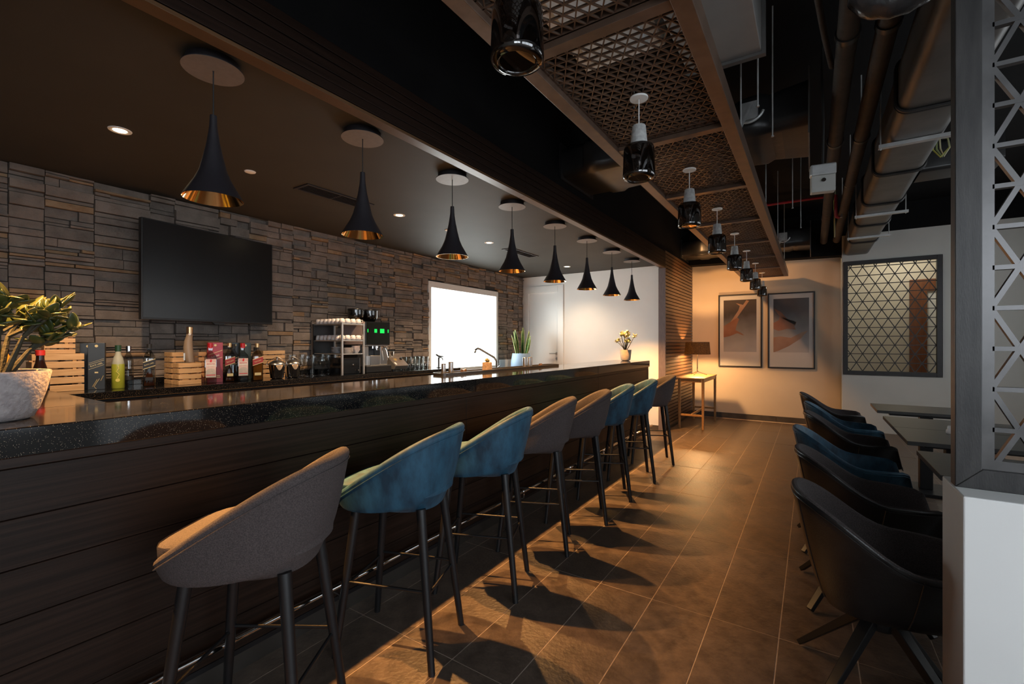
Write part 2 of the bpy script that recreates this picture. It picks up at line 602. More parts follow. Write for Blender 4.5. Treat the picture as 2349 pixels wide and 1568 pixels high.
# white end wall of the bar with its door
DX0, DX1, DZ = -4.315, -3.695, 2.25
b = B()
b.box(X_STONE, DX0 - .002, Y_END, Y_END + .1, 0, Z_SLAB)
b.box(DX1 + .002, X_SLAT - .02, Y_END, Y_END + .1, 0, Z_SLAB)
b.box(DX0 - .002, DX1 + .002, Y_END, Y_END + .1, DZ, Z_SLAB)
b.box(DX0 - .002, DX1 + .002, Y_END + .07, Y_END + .1, 0, DZ)
struct(b.obj('wall_bar_end', M_WHITE))
d1 = struct(B().box(DX0, DX1, Y_END + .028, Y_END + .068, 0.005, DZ).obj('door_1', M_WHITEG, bevel=.002))
b = B()
b.box(-4.415, DX0 + .012, Y_END - .022, Y_END + .03, 0, 2.36)
b.box(DX1 - .012, -3.595, Y_END - .022, Y_END + .03, 0, 2.36)
b.box(DX0 + .012, DX1 - .012, Y_END - .022, Y_END + .03, DZ - .012, 2.36)
b.obj('door_frame', M_WHITEG, d1, bevel=.003)
b = B()
b.cyl((-3.745, Y_END + .03, 1.16), (-3.745, Y_END - .03, 1.16), .009, n=12)
b.tube([(-3.745, Y_END - .03, 1.16), (-3.80, Y_END - .033, 1.16), (-3.86, Y_END - .030, 1.16)], .009, 10)
b.cyl((-3.745, Y_END + .03, 1.16), (-3.745, Y_END + .018, 1.16), .026, n=20)
b.cyl((-3.74, Y_END + .03, 1.07), (-3.74, Y_END + .016, 1.07), .024, n=20)
b.obj('door_handle', M_STEEL, d1, smooth=True)
struct(B().box(DX1 + .11, X_SLAT - .03, Y_END - .012, Y_END, 0, .075).obj('baseboard_bar_end', M_BASE))

# slatted side wall between the bar end and the far wall
b = B()
b.box(X_SLAT - .10, X_SLAT - .022, Y_END - .0, Y_FAR, 0, Z_SLAB)
ws = struct(b.obj('wall_slatted', M_BLACKMETAL))
PITCH = .0545
half = (Y_FAR - Y_END) / 2
bat_me = B().box(-.022, 0, -half / 2 + .0015, half / 2 - .0015, .0065, PITCH - .0065).mesh('slat', M_BEAMWOOD)
for k in range(50):
    for j in range(2):
        put(bat_me, 'slat', ws, (X_SLAT, Y_END + half * (j + .5), .04 + k * PITCH))
struct(B().box(X_SLAT - .10, X_SLAT + .004, Y_END - .018, Y_END, 0, 2.49).obj('trim_2', mat('mauve_end_trim', (.17, .13, .13), .5, col2=(.21, .165, .16), scale=12, stretch=(6, 6, 1))))

# far wall, cream, with tiled skirting and a black soffit above
XC = 0.392
struct(B().box(X_SLAT - .02, XC, Y_FAR, Y_FAR + .1, 0, 2.80).obj('wall_far', M_CREAM))
bbs = struct(B().box(X_SLAT, XC, Y_FAR - .006, Y_FAR, 0, .085).obj('baseboard_far', M_GROUT))
for k in range(5):
    x0 = X_SLAT + .004 + k * .4515
    B().box(x0, min(x0 + .448, XC - .002), Y_FAR - .013, Y_FAR - .003, .002, .092).obj('tile', M_BASE, bbs)
b = B()
b.prism([(X_SLAT, 2.765), (XC, 2.715), (1.27, 2.69), (1.27, Z_SLAB), (X_SLAT, Z_SLAB)], 8.75, Y_FAR + .1, axis=1)
struct(b.obj('ceiling_soffit', M_BLACKCEIL))

# partition wall on the right at the back with an opening for the screen
YP = 8.70
b = B()
b.box(XC, 1.545, YP, YP + .14, 0, .855)
b.box(1.545, X_RIGHT, YP, YP + .14, 0, 3.00)
b.box(XC, 1.545, YP, YP + .14, 2.595, 3.00)
b.box(XC, .406, YP, YP + .14, 0.855, 2.595)
struct(b.obj('wall_partition', M_GREYW))
struct(B().box(XC, X_RIGHT, YP + .001, YP + .14, 3.0, Z_SLAB).obj('wall_partition_upper', M_BLACKCEIL))
# corridor seen through the screen
b = B()
b.box(XC - .1, 3.0, 10.30, 10.40, 0, 3.0)
b.box(XC - .1, XC, Y_FAR + .1, 10.30, 0, 3.0)
b.box(XC - .1, 3.0, YP + .14, 10.40, 3.0, 3.05)
b.box(2.9, 3.0, YP + .14, 10.40, 0, 3.0)
struct(b.obj('wall_corridor', mat('corridor_paint', (.62, .57, .47), .8, col2=(.65, .60, .50), scale=3)))
d2 = struct(B().box(1.62, 2.30, 10.26, 10.30, 0, 2.22).obj('door_2', M_WHITEG))
b = B()
b.box(1.40, 1.62, 10.22, 10.30, 0, 2.42)
b.box(1.62, 2.30, 10.22, 10.30, 2.22, 2.42)
b.box(2.30, 2.45, 10.22, 10.30, 0, 2.42)
b.obj('door_frame', mat('mahogany', (.16, .055, .022), .4, col2=(.22, .085, .035), scale=6, stretch=(8, 8, 1)), d2)

# right wall, near wall with unseen daylight windows added to light the room
VY0, VY1, VZ0, VZ1 = -1.9, 1.35, .45, 2.65
b = B()
b.box(X_RIGHT, X_RIGHT + .1, Y_NEAR, VY0, 0, Z_SLAB)
b.box(X_RIGHT, X_RIGHT + .1, VY1, 3.3, 0, Z_SLAB)
b.box(X_RIGHT, X_RIGHT + .1, 7.5, YP + .1, 0, Z_SLAB)
b.box(X_RIGHT, X_RIGHT + .1, 3.3, 7.5, 0, .9)
b.box(X_RIGHT, X_RIGHT + .1, 3.3, 7.5, VZ1, Z_SLAB)
b.box(X_RIGHT, X_RIGHT + .1, VY0, VY1, 0, VZ0)
b.box(X_RIGHT, X_RIGHT + .1, VY0, VY1, VZ1, Z_SLAB)
struct(b.obj('wall_right', M_GREYW))
NX0, NX1, NZ0, NZ1 = .55, 2.55, 1.25, 2.65
b = B()
b.box(X_STONE, NX0, Y_NEAR - .1, Y_NEAR, 0, Z_SLAB)
b.box(NX1, X_RIGHT + .1, Y_NEAR - .1, Y_NEAR, 0, Z_SLAB)
b.box(NX0, NX1, Y_NEAR - .1, Y_NEAR, 0, NZ0)
b.box(NX0, NX1, Y_NEAR - .1, Y_NEAR, NZ1, Z_SLAB)
struct(b.obj('wall_near', M_GREYW))
b = B()
for x in (NX0, (NX0 + NX1) / 2 - .03, NX1 - .06):
    b.box(x, x + .06, Y_NEAR - .08, Y_NEAR - .02, NZ0, NZ1)
for z in (NZ0, NZ1 - .06):
    b.box(NX0, NX1, Y_NEAR - .08, Y_NEAR - .02, z, z + .06)
w4 = struct(b.obj('added_window_4', M_BLACKMETAL))  # unseen near wall window, added as daylight fill
B().box(NX0, NX1, Y_NEAR - .055, Y_NEAR - .045, NZ0, NZ1).obj('window_pane', emission('added_daylight_near', (.86, .93, 1.0), NEAR_FILL), w4)
b = B()
for y in (VY0, VY0 + 1.06, VY0 + 2.12, VY1 - .06):
    b.box(X_RIGHT + .02, X_RIGHT + .08, y, y + .06, VZ0, VZ1)
for z in (VZ0, VZ1 - .06):
    b.box(X_RIGHT + .02, X_RIGHT + .08, VY0, VY1, z, z + .06)
w2 = struct(b.obj('added_window_2', M_BLACKMETAL))  # unseen right wall window, added to light the stools from the room side
B().box(X_RIGHT + .045, X_RIGHT + .055, VY0, VY1, VZ0, VZ1).obj('window_pane', emission('added_daylight', (.84, .92, 1.0), DAY_FILL), w2)

b = B()
for y in (3.3, 4.66, 6.05, 7.44):
    b.box(X_RIGHT + .02, X_RIGHT + .08, y, y + .06, .9, VZ1)
for z in (.9, VZ1 - .06):
    b.box(X_RIGHT + .02, X_RIGHT + .08, 3.3, 7.5, z, z + .06)
w3 = struct(b.obj('added_window_3', M_BLACKMETAL))  # unseen window added to brighten the tables and partition
B().box(X_RIGHT + .045, X_RIGHT + .055, 3.3, 7.5, .9, VZ1).obj('window_pane', emission('added_daylight_far', (.92, .97, 1.0), FAR_FILL), w3)

# ceilings
struct(B().box(X_STONE - .1, X_SLAT - .06, Y_NEAR, Y_END, Z_BAR, Z_BAR + .05).obj('ceiling_bar', M_BARCEIL))
struct(B().box(X_STONE - .1, X_RIGHT + .1, Y_NEAR - .1, 9.1, Z_SLAB, Z_SLAB + .1).obj('ceiling_slab', M_BLACKCEIL))

# beam over the bar: black bulkhead, wooden fascia boards, wooden underside
bk = struct(B().box(X_SLAT - .09, X_SLAT - .012, Y_NEAR, Y_END, 2.50, Z_SLAB).obj('wall_bulkhead', M_BLACKCEIL))
struct(B().box(X_SLAT - .02, X_SLAT - .012, Y_END, Y_FAR, 2.77, Z_SLAB).obj('wall_bulkhead_far', M_BLACKCEIL))
ys = [Y_NEAR, 0.55, 3.03, 5.3, Y_END]
for a, c_ in zip(ys[:-1], ys[1:]):
    B().box(X_SLAT - .066, X_SLAT + .002, a + .001, c_ - .001, 2.486, 2.502).obj('soffit_board', M_BEAMWOOD, bk, bevel=.001)
    for k in range(5):
        z0 = 2.504 + k * .0475
        B().box(X_SLAT - .014, X_SLAT + (0.0 if k else .004), a + .001, c_ - .001, z0 + .002, z0 + .0445).obj('fascia_board', M_FASCIA, bk, bevel=.0015)

# low white wall at the right with the lattice screen on it
HX, HY0, HY1, HZ = .338, 1.68, 1.912, .930
struct(B().box(HX, X_RIGHT, HY0, HY1, 0, HZ).obj('wall_half_height', M_WHITE, bevel=.004))


# ------------------------------------------------------------------ lattice helper
def lattice(bb, u0, u1, v0, v1, pitch_v, half_u, wd, th, origin, place):
    """triangular lattice: level bars every pitch_v and two slanted families through the nodes.
    place(u, v, w) gives a point; th is the depth of the sheet"""
    ang = math.atan2(pitch_v, half_u)

    def seg(p, d, dw=0.0):
        # clip the line p + t d to the rectangle
        t0, t1 = -1e9, 1e9
        for c_, dd, lo, hi in ((p[0], d[0], u0, u1), (p[1], d[1], v0, v1)):
            if abs(dd) < 1e-9:
                if c_ < lo or c_ > hi:
                    return
                continue
            a, e = (lo - c_) / dd, (hi - c_) / dd
            if a > e:
                a, e = e, a
            t0, t1 = max(t0, a), min(t1, e)
        if t1 - t0 < 1e-3:
            return
        nx, ny = -d[1] * wd / 2, d[0] * wd / 2
        vs_ = []
        for w_ in (dw, th - dw):
            for t, sgn in ((t0, 1), (t1, 1), (t1, -1), (t0, -1)):
                vs_.append(place(p[0] + d[0] * t + nx * sgn, p[1] + d[1] * t + ny * sgn, w_))
        bb.add(vs_, [(3, 2, 1, 0), (4, 5, 6, 7), (0, 1, 5, 4), (1, 2, 6, 5), (2, 3, 7, 6), (3, 0, 4, 7)])
    k0 = math.floor((v0 - origin[1]) / pitch_v)
    for k in range(k0, math.ceil((v1 - origin[1]) / pitch_v) + 1):
        seg((origin[0], origin[1] + k * pitch_v), (1, 0))
    n = int((u1 - u0 + (v1 - v0) * half_u / pitch_v) / (2 * half_u)) + 3
    for k in range(-n, n + 1):
        for sgn in (1, -1):
            seg((origin[0] + 2 * half_u * k, origin[1]), (math.cos(ang) * sgn, math.sin(ang)), .0006 if sgn > 0 else .0012)


# near lattice screen
scr = thing('lattice_screen', 'dark grey triangle lattice screen in a wooden frame on the low white wall', 'screen', (HX + .004, 1.782, HZ))
SZ = 2.58 - HZ
SW = X_RIGHT - HX - .02
B().prism([(0, 0), (.056, .056), (.056, SZ - .056), (0, SZ)], 0, .05, axis=1).obj('frame_post', M_SCREENW, scr, bevel=.002, fix=True)
B().prism([(SW, 0), (SW - .056, .056), (SW - .056, SZ - .056), (SW, SZ)], 0, .05, axis=1).obj('frame_post', M_SCREENW, scr, bevel=.002, fix=True)
B().prism([(0, 0), (SW, 0), (SW - .056, .056), (.056, .056)], 0, .05, axis=1).obj('frame_rail', M_SCREENW, scr, bevel=.002, fix=True)
B().prism([(0, SZ), (SW, SZ), (SW - .056, SZ - .056), (.056, SZ - .056)], 0, .05, axis=1).obj('frame_rail', M_SCREENW, scr, bevel=.002, fix=True)
b = B()
i0, i1, j0, j1 = .0565, SW - .0565, .0565, SZ - .0565
fwid = .026
b.box(i0, i0 + fwid, .012, .032, j0, j1)
b.box(i1 - fwid, i1, .012, .032, j0, j1)
b.box(i0 + fwid, i1 - fwid, .012, .032, j0, j0 + fwid)
b.box(i0 + fwid, i1 - fwid, .012, .032, j1 - fwid, j1)
lattice(b, i0 + fwid - .004, i1 - fwid, j0 + .01, j1 - .01, .1127, .0560, .0125, .020,
        (i0 + fwid - .006, 1.4366 - HZ), lambda u, v, w_: (u, .012 + w_, v))
b.obj('lattice_sheet', M_SCREEN, scr, fix=True)

# far lattice screen
s2 = thing('lattice_screen', 'black triangle lattice screen set in the opening of the back wall', 'screen', (.408, YP - .02, .858))
W2, H2 = 1.13, 1.735
b = B()
for (x0, x1, z0, z1) in ((0, .058, 0, H2), (W2 - .058, W2, 0, H2), (.058, W2 - .058, 0, .058), (.058, W2 - .058, H2 - .058, H2)):
    B().box(x0, x1, 0, .07, z0, z1).obj('frame_rail', mat('black_frame', (.016, .014, .016), .45, col2=(.022, .02, .022), scale=20), s2, bevel=.003)
b = B()
lattice(b, .058, W2 - .058, .058, H2 - .058, .132, .0755, .011, .014, (.058 + .03, .058), lambda u, v, w_: (u, .03 + w_, v))
b.obj('lattice_sheet', MATS['black_frame'], s2, fix=True)

# ------------------------------------------------------------------ the bar
XF, BZ, BY1, BY0 = -1.897, 1.10, 6.33, -1.2
bar = thing('bar_counter', 'long dark wood plank bar front with a steel plinth and foot rail', 'bar', (XF, 0, 0))
B().box(-.40, -.02, BY0, BY1 - .03, .13, 1.012).obj('carcass', M_BLACKMETAL, bar)
B().box(-.40, -.06, BY0, BY1 - .05, 0, .132).obj('plinth', M_PLINTH, bar)
B().box(-.03, .006, BY0, BY1 - .01, .112, .132).obj('bottom_rail', M_BLACKMETAL, bar)
B().box(-.03, .003, BY0, BY1 - .006, .984, 1.0145).obj('top_trim', M_WENGE, bar, bevel=.002)
seams = [BY0, 0.0, 2.335, 4.55, BY1 - .03]
for k in range(6):
    z1 = .983 - k * .1440
    for a, c_ in zip(seams[:-1], seams[1:]):
        B().box(-.02, 0, a + .0012, c_ - .0012, max(.125, z1 - .1440) + .0012, z1 - .0012).obj('plank', M_WENGE, bar, bevel=.0014, seg=1)
B().box(-.44, -.03, BY1 - .03, BY1 - .006, .132, 1.014).obj('end_panel', M_WENGE, bar, bevel=.002)
B().box(-.03, .004, BY1 - .03, BY1 - .006, .132, .983).obj('corner_post', M_BLACKMETAL, bar, bevel=.002)
rail = B().tube([(.062, BY0, .212), (.062, BY1 - .05, .212)], .0135, 14).obj('foot_rail', M_CHROME, bar, smooth=True)
for yy in [-.3, .55, 1.35, 2.15, 2.95, 3.75, 4.55, 5.35, 6.1]:
    bb = B()
    bb.tube([(.062, yy, .212), (.062, yy, .165), (.054, yy, .152), (0, yy, .150)], .007, 8)
    bb.cyl((.062, yy - .02, .212), (.062, yy + .02, .212), .0165, n=14)
    bb.obj('bracket', M_CHROME, rail, smooth=True)

top = thing('bar_worktop', 'polished black granite worktop with gold flecks along the bar', 'worktop', (-1.878, 0, 1.015))
gs = [BY0, 2.41, 4.5, BY1]
B().box(-2.505, -.4985, BY0 + .0006, .64, 0, .085).obj('slab', M_GRANITE, top, bevel=.0035)
for k, (a, c_) in enumerate(zip(gs[:-1], gs[1:])):
    x0 = -.498
    B().box(x0, 0, a + .0006, c_ - .0006, 0, .085).obj('slab', M_GRANITE, top, bevel=.0035)

bb_ = thing('back_bar_cabinet', 'dark cabinet run under the back bar counter by the stone wall', 'cabinet', (X_STONE + .05, 0, 0))
B().box(0, .46, .66, 4.62, 0, .965).obj('carcass', M_BLACKMETAL, bb_)
for k in range(6):
    dd = B().box(.462, .482, .68 + k * .655, .68 + k * .655 + .645, .12, .955).obj('door', M_WENGE, bb_, bevel=.002)
    bq = B()
    bq.tube([(.482, .80 + k * .655, .90), (.505, .80 + k * .655, .90), (.505, 1.10 + k * .655, .90), (.482, 1.10 + k * .655, .90)], .006, 8)
    bq.obj('handle', M_STEEL, dd, smooth=True)
bt = thing('back_bar_worktop', 'black granite counter along the stone wall carrying bottles and glasses', 'worktop', (X_STONE + .036, 0, .972))
BTZ = 1.020
for a, c_ in ((.645, 1.78), (1.78, 3.4), (3.4, 4.64)):
    B().box(0, .545, a + .0006, c_ - .0006, 0, BTZ - .972).obj('slab', M_GRANITE, bt, bevel=.003)
B().box(0, .012, .645, 4.6, BTZ - .972, BTZ - .972 + .045).obj('upstand', M_GRANITE, bt, bevel=.002)
# low sink counter beyond the back bar
sk = thing('sink_cabinet', 'white sink cabinet below the bright window with a steel top', 'cabinet', (X_STONE + .05, 4.66, 0))
B().box(0, .50, 0, 2.0, 0, .86).obj('carcass', M_WHITEG, sk, bevel=.002)
B().box(0, .54, 0, 2.02, .862, .892).obj('top', M_STEEL, sk, bevel=.004)
bq = B()
bq.tube([(.30, 1.12, .892), (.30, 1.12, 1.06), (.30, 1.10, 1.085), (.31, 1.05, 1.12), (.33, .66, 1.255), (.335, .60, 1.265), (.335, .55, 1.245), (.335, .535, 1.20)], .017, 12)
bq.cyl((.30, 1.12, .892), (.30, 1.12, .93), .024, n=18)
fc = thing('tap', 'chrome swan neck tap in front of the bright window', 'tap', (X_STONE + .05, 4.66, .0))
bq.obj('spout', M_DARKSTEEL, fc, smooth=True)
B().tube([(.30, 1.12, .95), (.34, 1.16, .99)], .006, 8).obj('lever', M_CHROME, fc, smooth=True)


# ------------------------------------------------------------------ trumpet pendants
def trumpet(i):
    prof = [(.0130, .356), (.0138, .345), (.0150, .31), (.0180, .285), (.0255, .235), (.0375, .178), (.0530, .116), (.0710, .075), (.0885, .045), (.1040, .018), (.1140, .0)]
    words = ['nearest', 'second nearest', 'third nearest', 'fourth nearest', 'fifth nearest', 'sixth nearest', 'seventh nearest', 'farthest']
    lab = words[i] + ' of the eight black trumpet pendants with gold lining over the bar'
    t = thing('trumpet_pendant', lab, 'pendant lamp', (-2.13, .92 + .772 * i, 1.952), 0, 'trumpet pendants over the bar')
    return t, prof


def build_trumpet(t, prof):
    B().lathe(prof, 40).obj('shade', M_TRUMPET, t, smooth=True)
    inn = [(max(.004, r - .0022), z) for r, z in prof[2:]] + [(.1125, .0)]
    ino = B().lathe(inn[::-1], 40).obj('gold_lining', M_GOLD, t, smooth=True)
    B().lathe([(.0, .078), (.009, .080), (.0145, .090), (.0155, .100), (.012, .115), (.0105, .135)], 16).obj('bulb', emission('warm_bulb', (1, .72, .38), 14), t, smooth=True)
    B().cyl((0, 0, .355), (0, 0, .548), .0028, n=8).obj('cord', M_CORD, t, smooth=True)
    c = B().lathe([(0, .546), (.1155, .546), (.1155, .5495), (.100, .5505), (.100, .5825)], 40).obj('canopy', M_TRUMPET, t, smooth=True)
    B().lathe([(.004, .5452), (.1150, .5452), (.1150, .5462)], 40).obj('canopy_plate', M_CANOPY, c, smooth=True)
    l = bpy.data.lights.new('bulb_light', 'SPOT')
    l.energy = PENDANT_W
    l.color = WARM
    l.spot_size = R(104)
    l.spot_blend = .75
    l.shadow_soft_size = .010
    o = bpy.data.objects.new('bulb_light', l)
    COL.objects.link(o)
    o.parent = t
    o.location = (0, 0, .074)


t0, prof = trumpet(0)
build_trumpet(t0, prof)
for i in list(range(1, 8)) + [-1]:
    t, _ = trumpet(i)
    if i < 0:  # extra unseen pendant continuing the row, added to light the jade plant
        t['label'] = 'unseen black trumpet pendant added to light the jade plant, just outside the left edge of the photo'
    for ch in list(t0.children):
        copy_tree(ch, t)


# ------------------------------------------------------------------ downlights, ceiling covers, slot vents
def downlight(i, x, y):
    words = ['nearest', 'second nearest', 'third nearest', 'farthest']
    t = thing('downlight', words[i] + ' of the four lit recessed downlights in the dark bar ceiling', 'downlight', (x, y, Z_BAR), 0, 'recessed downlights')
    B().lathe([(.030, -.001), (.042, -.006), (.052, -.004), (.054, 0)], 28).obj('trim_ring', M_WHITE, t, smooth=True)
    B().lathe([(0, -.0035), (.031, -.003)], 24).obj('lens', emission('downlight_glow', (1, .78, .48), 26), t)
    l = bpy.data.lights.new('downlight_beam', 'SPOT')
    l.energy = DOWN_W * (.35 if i == 3 else 1.0)
    l.color = (1.0, .70, .42)
    l.spot_size = R(120)
    l.spot_blend = .8
    l.shadow_soft_size = .03
    o = bpy.data.objects.new('downlight_beam', l)
    COL.objects.link(o)
    o.parent = t
    o.location = (0, 0, -.02)


for i, (x, y) in enumerate(((-3.245, .924), (-3.214, 2.969), (-3.20, 4.365), (-3.184, 6.398))):
    downlight(i, x, y)
for x, y, lab in ((-3.265, 1.643, 'flat white round ceiling cover left of the long ceiling vent'), (-3.204, 3.64, 'small white ceiling cover half hidden behind the third trumpet pendant')):
    t = thing('ceiling_cover', lab, 'ceiling cover', (x, y, Z_BAR), 0, 'round ceiling covers')
    B().lathe([(0, -.009), (.026, -.009), (.034, -.006), (.036, 0)], 28).obj('disc', M_WHITE, t, smooth=True)
    B().lathe([(.036, -.002), (.038, -.0005)], 28).obj('rim', M_CANOPY, t, smooth=True)
for (x0, x1, y0, y1, lab) in ((-3.335, -3.145, 2.0, 2.62, 'black slot vent in the bar ceiling beside the second trumpet pendant'), (-3.285, -3.125, 4.75, 5.41, 'black slot vent in the bar ceiling behind the fourth trumpet pendant')):
    t = thing('ceiling_vent', lab, 'vent', ((x0 + x1) / 2, (y0 + y1) / 2, Z_BAR), 0, 'slot vents in the bar ceiling')
    hx, hy = (x1 - x0) / 2, (y1 - y0) / 2
    b = B()
    b.box(-hx, -hx + .022, -hy, hy, -.008, 0)
    b.box(hx - .022, hx, -hy, hy, -.008, 0)
    b.box(-hx + .022, hx - .022, -hy, -hy + .022, -.008, 0)
    b.box(-hx + .022, hx - .022, hy - .022, hy, -.008, 0)
    b.obj('frame', M_TRUMPET, t, bevel=.001)
    B().box(-hx + .022, hx - .022, -hy + .022, hy - .022, -.001, 0).obj('backing', M_BLACKCEIL, t)
    for k in range(6):
        x = -hx + .03 + k * (2 * hx - .06) / 5
        B().bar((x, -hy + .022, -.005), (x, hy - .022, -.005), .010, .003, up=(.5, 0, 1)).obj('blade', M_TRUMPET, t)
    B().box(-hx + .022, hx - .022, -.006, .006, -.0075, -.001).obj('divider', M_TRUMPET, t)

# ------------------------------------------------------------------ hanging grille raft and smoked glass pendants
GX0, GX1, GZ, GP = -.992, -.319, 2.437, 1.025
gr = thing('ceiling_grille', 'suspended bronze triangle grille raft hanging under the black ceiling', 'grille', (GX0, 0, GZ))
GW = GX1 - GX0
gy = [.50 + GP * k for k in range(-1, 9)]
B().box(0, .062, gy[0], gy[-1], 0, .085).obj('side_rail', M_GRILLE, gr, bevel=.002)
B().box(GW - .062, GW, gy[0], gy[-1], 0, .085).obj('side_rail', M_GRILLE, gr, bevel=.002)
for yy in gy:
    B().box(.062, GW - .062, yy - .026, yy + .026, .004, .070).obj('cross_rail', M_GRILLE, gr, bevel=.0015)
for k, yy in enumerate(gy[:-1]):
    b = B()
    u0, u1, v0, v1 = .062, GW - .062, 0.026, GP - .026
    b.box(u0, u0 + .010, v0, v1, .028, .048)
    b.box(u1 - .010, u1, v0, v1, .028, .048)
    b.box(u0 + .01, u1 - .01, v0, v0 + .010, .028, .048)
    b.box(u0 + .01, u1 - .01, v1 - .010, v1, .028, .048)
    lattice(b, u0, u1, v0, v1, .0440, .0255, .0048, .009, (u0 + .01, v0), lambda u, v, w_: (u, v, .028 + w_))
    pan = b.obj('grille_panel', M_GRILLE, gr, loc=(0, yy, 0), fix=True)
for yy in (.8, 2.9, 4.6, 6.3, 7.85):
    for x in (.03, GW - .02):
        if yy < 2 and x > .1:
            continue
        B().cyl((x, yy, .085), (x, yy, Z_SLAB - GZ), .004, n=6).obj('hanger_rod', M_GALV, gr)

sm0 = None
for i in range(8):
    words = ['nearest', 'second nearest', 'third nearest', 'fourth nearest', 'fifth nearest', 'sixth nearest', 'seventh nearest', 'farthest']
    t = thing('smoked_glass_pendant', words[i] + ' of the eight smoked glass pendants under the ceiling grille', 'pendant lamp', (-.655, 1.02 + 1.022 * i, 2.083), 0, 'smoked glass pendants under the grille')
    if sm0 is None:
        sm0 = t
        B().lathe([(0, .372), (.040, .370), (.041, .366), (.040, .3625), (.004, .3610)], 28).obj('canopy', M_WHITE, t, smooth=True)
        B().cyl((0, 0, .24), (0, 0, .363), .0026, n=8).obj('cord', mat('white_cord', (.6, .6, .6), .6, col2=(.65, .65, .65), scale=50), t, smooth=True)
        B().lathe([(0, .243), (.0275, .242), (.030, .238), (.038, .155), (.037, .151), (0, .151)], 32).obj('concrete_cap', M_CONCRETE, t, smooth=True)
        B().lathe([(.036, .153), (.056, .151), (.064, .146), (.068, .134), (.070, .06), (.0715, .02), (.0710, .010), (.066, .003), (.054, .0), (.049, .003), (.048, .006), (.0, .006)], 40).obj('glass_shade', M_SMOKE, t, smooth=True)
        B().lathe([(.0, .060), (.009, .062), (.014, .075), (.013, .095), (.010, .11), (.010, .150)], 16).obj('lamp_holder', M_CHROME, t, smooth=True)
    else:
        for ch in list(sm0.children):
            copy_tree(ch, t)


# ------------------------------------------------------------------ bar stools
def smooth01(t):
    t = max(0.0, min(1.0, t))
    return t * t * (3 - 2 * t)


def build_stool(t, fab):
    n = 48
    zb = .632

    def rim(th):
        y = -math.cos(th)
        rx, ry = .232, (.280 if y < 0 else .272)
        k = (abs(math.sin(th)) ** 2.5 + abs(math.cos(th)) ** 2.5) ** (-1 / 2.5)
        px, py = rx * math.sin(th) * k, ry * y * k
        s_ = (.272 - py) / .552
        s2 = max(0, min(1, (s_ - .02) / .96))
        zr = .662 + .303 * (1.10 * s2 - .10 * s2 ** 5)
        return px, py, zr

    RM = [rim(-PI + 2 * PI * q / n) for q in range(n)]
    outer = [[(p[0] * .30, p[1] * .30, zb + .006) for p in RM], [(p[0] * .66, p[1] * .66, zb + .002) for p in RM]]
    for tt in (0.0, .06, .14, .26, .42, .60, .80, .94):
        row = []
        for px, py, zr in RM:
            s_ = (.272 - py) / .552
            k0 = .93 - .20 * s_
            zl = zb + .050 * s_ ** 2.2
            ksc = k0 + (1 - k0) * tt ** .62
            row.append((px * ksc, py * ksc, zl + (zr - zl) * tt))
        outer.append(row)

    def off(s_, dz):
        row = []
        for q in range(n):
            px, py, zr = rim(-PI + 2 * PI * q / n)
            row.append((px * s_, py * s_, zr + dz))
        return row
    outer += [off(1.0, -.006), off(.992, .004), off(.965, .012), off(.925, .014), off(.885, .008), off(.860, -.006)]
    for dz in (.25, .6, 1.0):
        row = []
        for q in range(n):
            px, py, zr = rim(-PI + 2 * PI * q / n)
            zl = min(.70, zr - .012)
            row.append((px * (.850 - .03 * dz), py * (.850 - .04 * dz), zr - .010 - (zr - .010 - zl) * dz))
        outer.append(row)
    B().rows(outer, cap0=True).obj('shell', fab, t, smooth=True)
    # piping below the rim
    pts = []
    for q in range(n):
        px, py, zr = rim(-PI + 2 * PI * q / n)
        pts.append((px * .996, py * .996, zr - .020))
    B().tube(pts, .0026, 6, closed=True).obj('piping', fab, t, smooth=True)
    # cushion
    rows = []
    m_ = 40
    for (s_, z) in ((.55, .690), (.93, .692), (.955, .70), (.960, .735), (.960, .757), (.950, .765), (.915, .770), (.72, .778), (.45, .784), (.2, .786)):
        row = []
        for q in range(m_):
            th = 2 * PI * q / m_
            k = (abs(math.sin(th)) ** 4.5 + abs(math.cos(th)) ** 4.5) ** (-1 / 4.5)
            x, y = .190 * k * math.sin(th), -.205 * k * math.cos(th)
            tilt = .012 + .022 * (y / .2)
            row.append((x * s_, y * s_ + .045, z - (tilt if z > .75 else 0)))
        rows.append(row)
    B().rows(rows, cap0=True, cap1=True).obj('seat_cushion', fab, t, smooth=True)
    for x in (-.06, .06):
        B().lathe([(0, .006), (.006, .005), (.009, .001), (.009, 0)], 12).obj('button', fab, t, smooth=True, loc=(x, -.222, .875)).rotation_euler = (R(-75), 0, 0)
    # legs and stretchers
    tops = {}
    for sx in (-1, 1):
        for sy in (-1, 1):
            a = Vector((sx * .118, sy * .150, .645))
            e = Vector((sx * .172, sy * .222, 0.0))
            leg = B().tube([a, a.lerp(e, .88), e], [.0200, .0150, .0138], 16).obj('leg', M_BLACKMETAL, t, smooth=True)
            B().tube([a.lerp(e, .955), e], [.0146, .0143], 14).obj('foot_cap', M_PLASTIC, leg, smooth=True)
            tops[(sx, sy)] = a.lerp(e, (.645 - .315) / .645)
    for p, q in (((-1, -1), (-1, 1)), ((1, -1), (1, 1)), ((-1, -1), (1, -1)), ((-1, 1), (1, 1))):
        dz = Vector((0, 0, 0 if p[0] == q[0] else -.018))
        B().tube([tops[p] + dz, tops[q] + dz], .0062, 10).obj('stretcher', M_BLACKMETAL, t, smooth=True)


def stool_pos(leg, ang):
    """rear near leg foot and the turn of the stool -> centre"""
    a = R(ang)
    F = Vector((-math.cos(a), -math.sin(a)))
    u = Vector((-math.sin(a), math.cos(a)))
    c = Vector(leg) + F * .222 + u * .172
    return c, math.atan2(F.y, F.x) - PI / 2


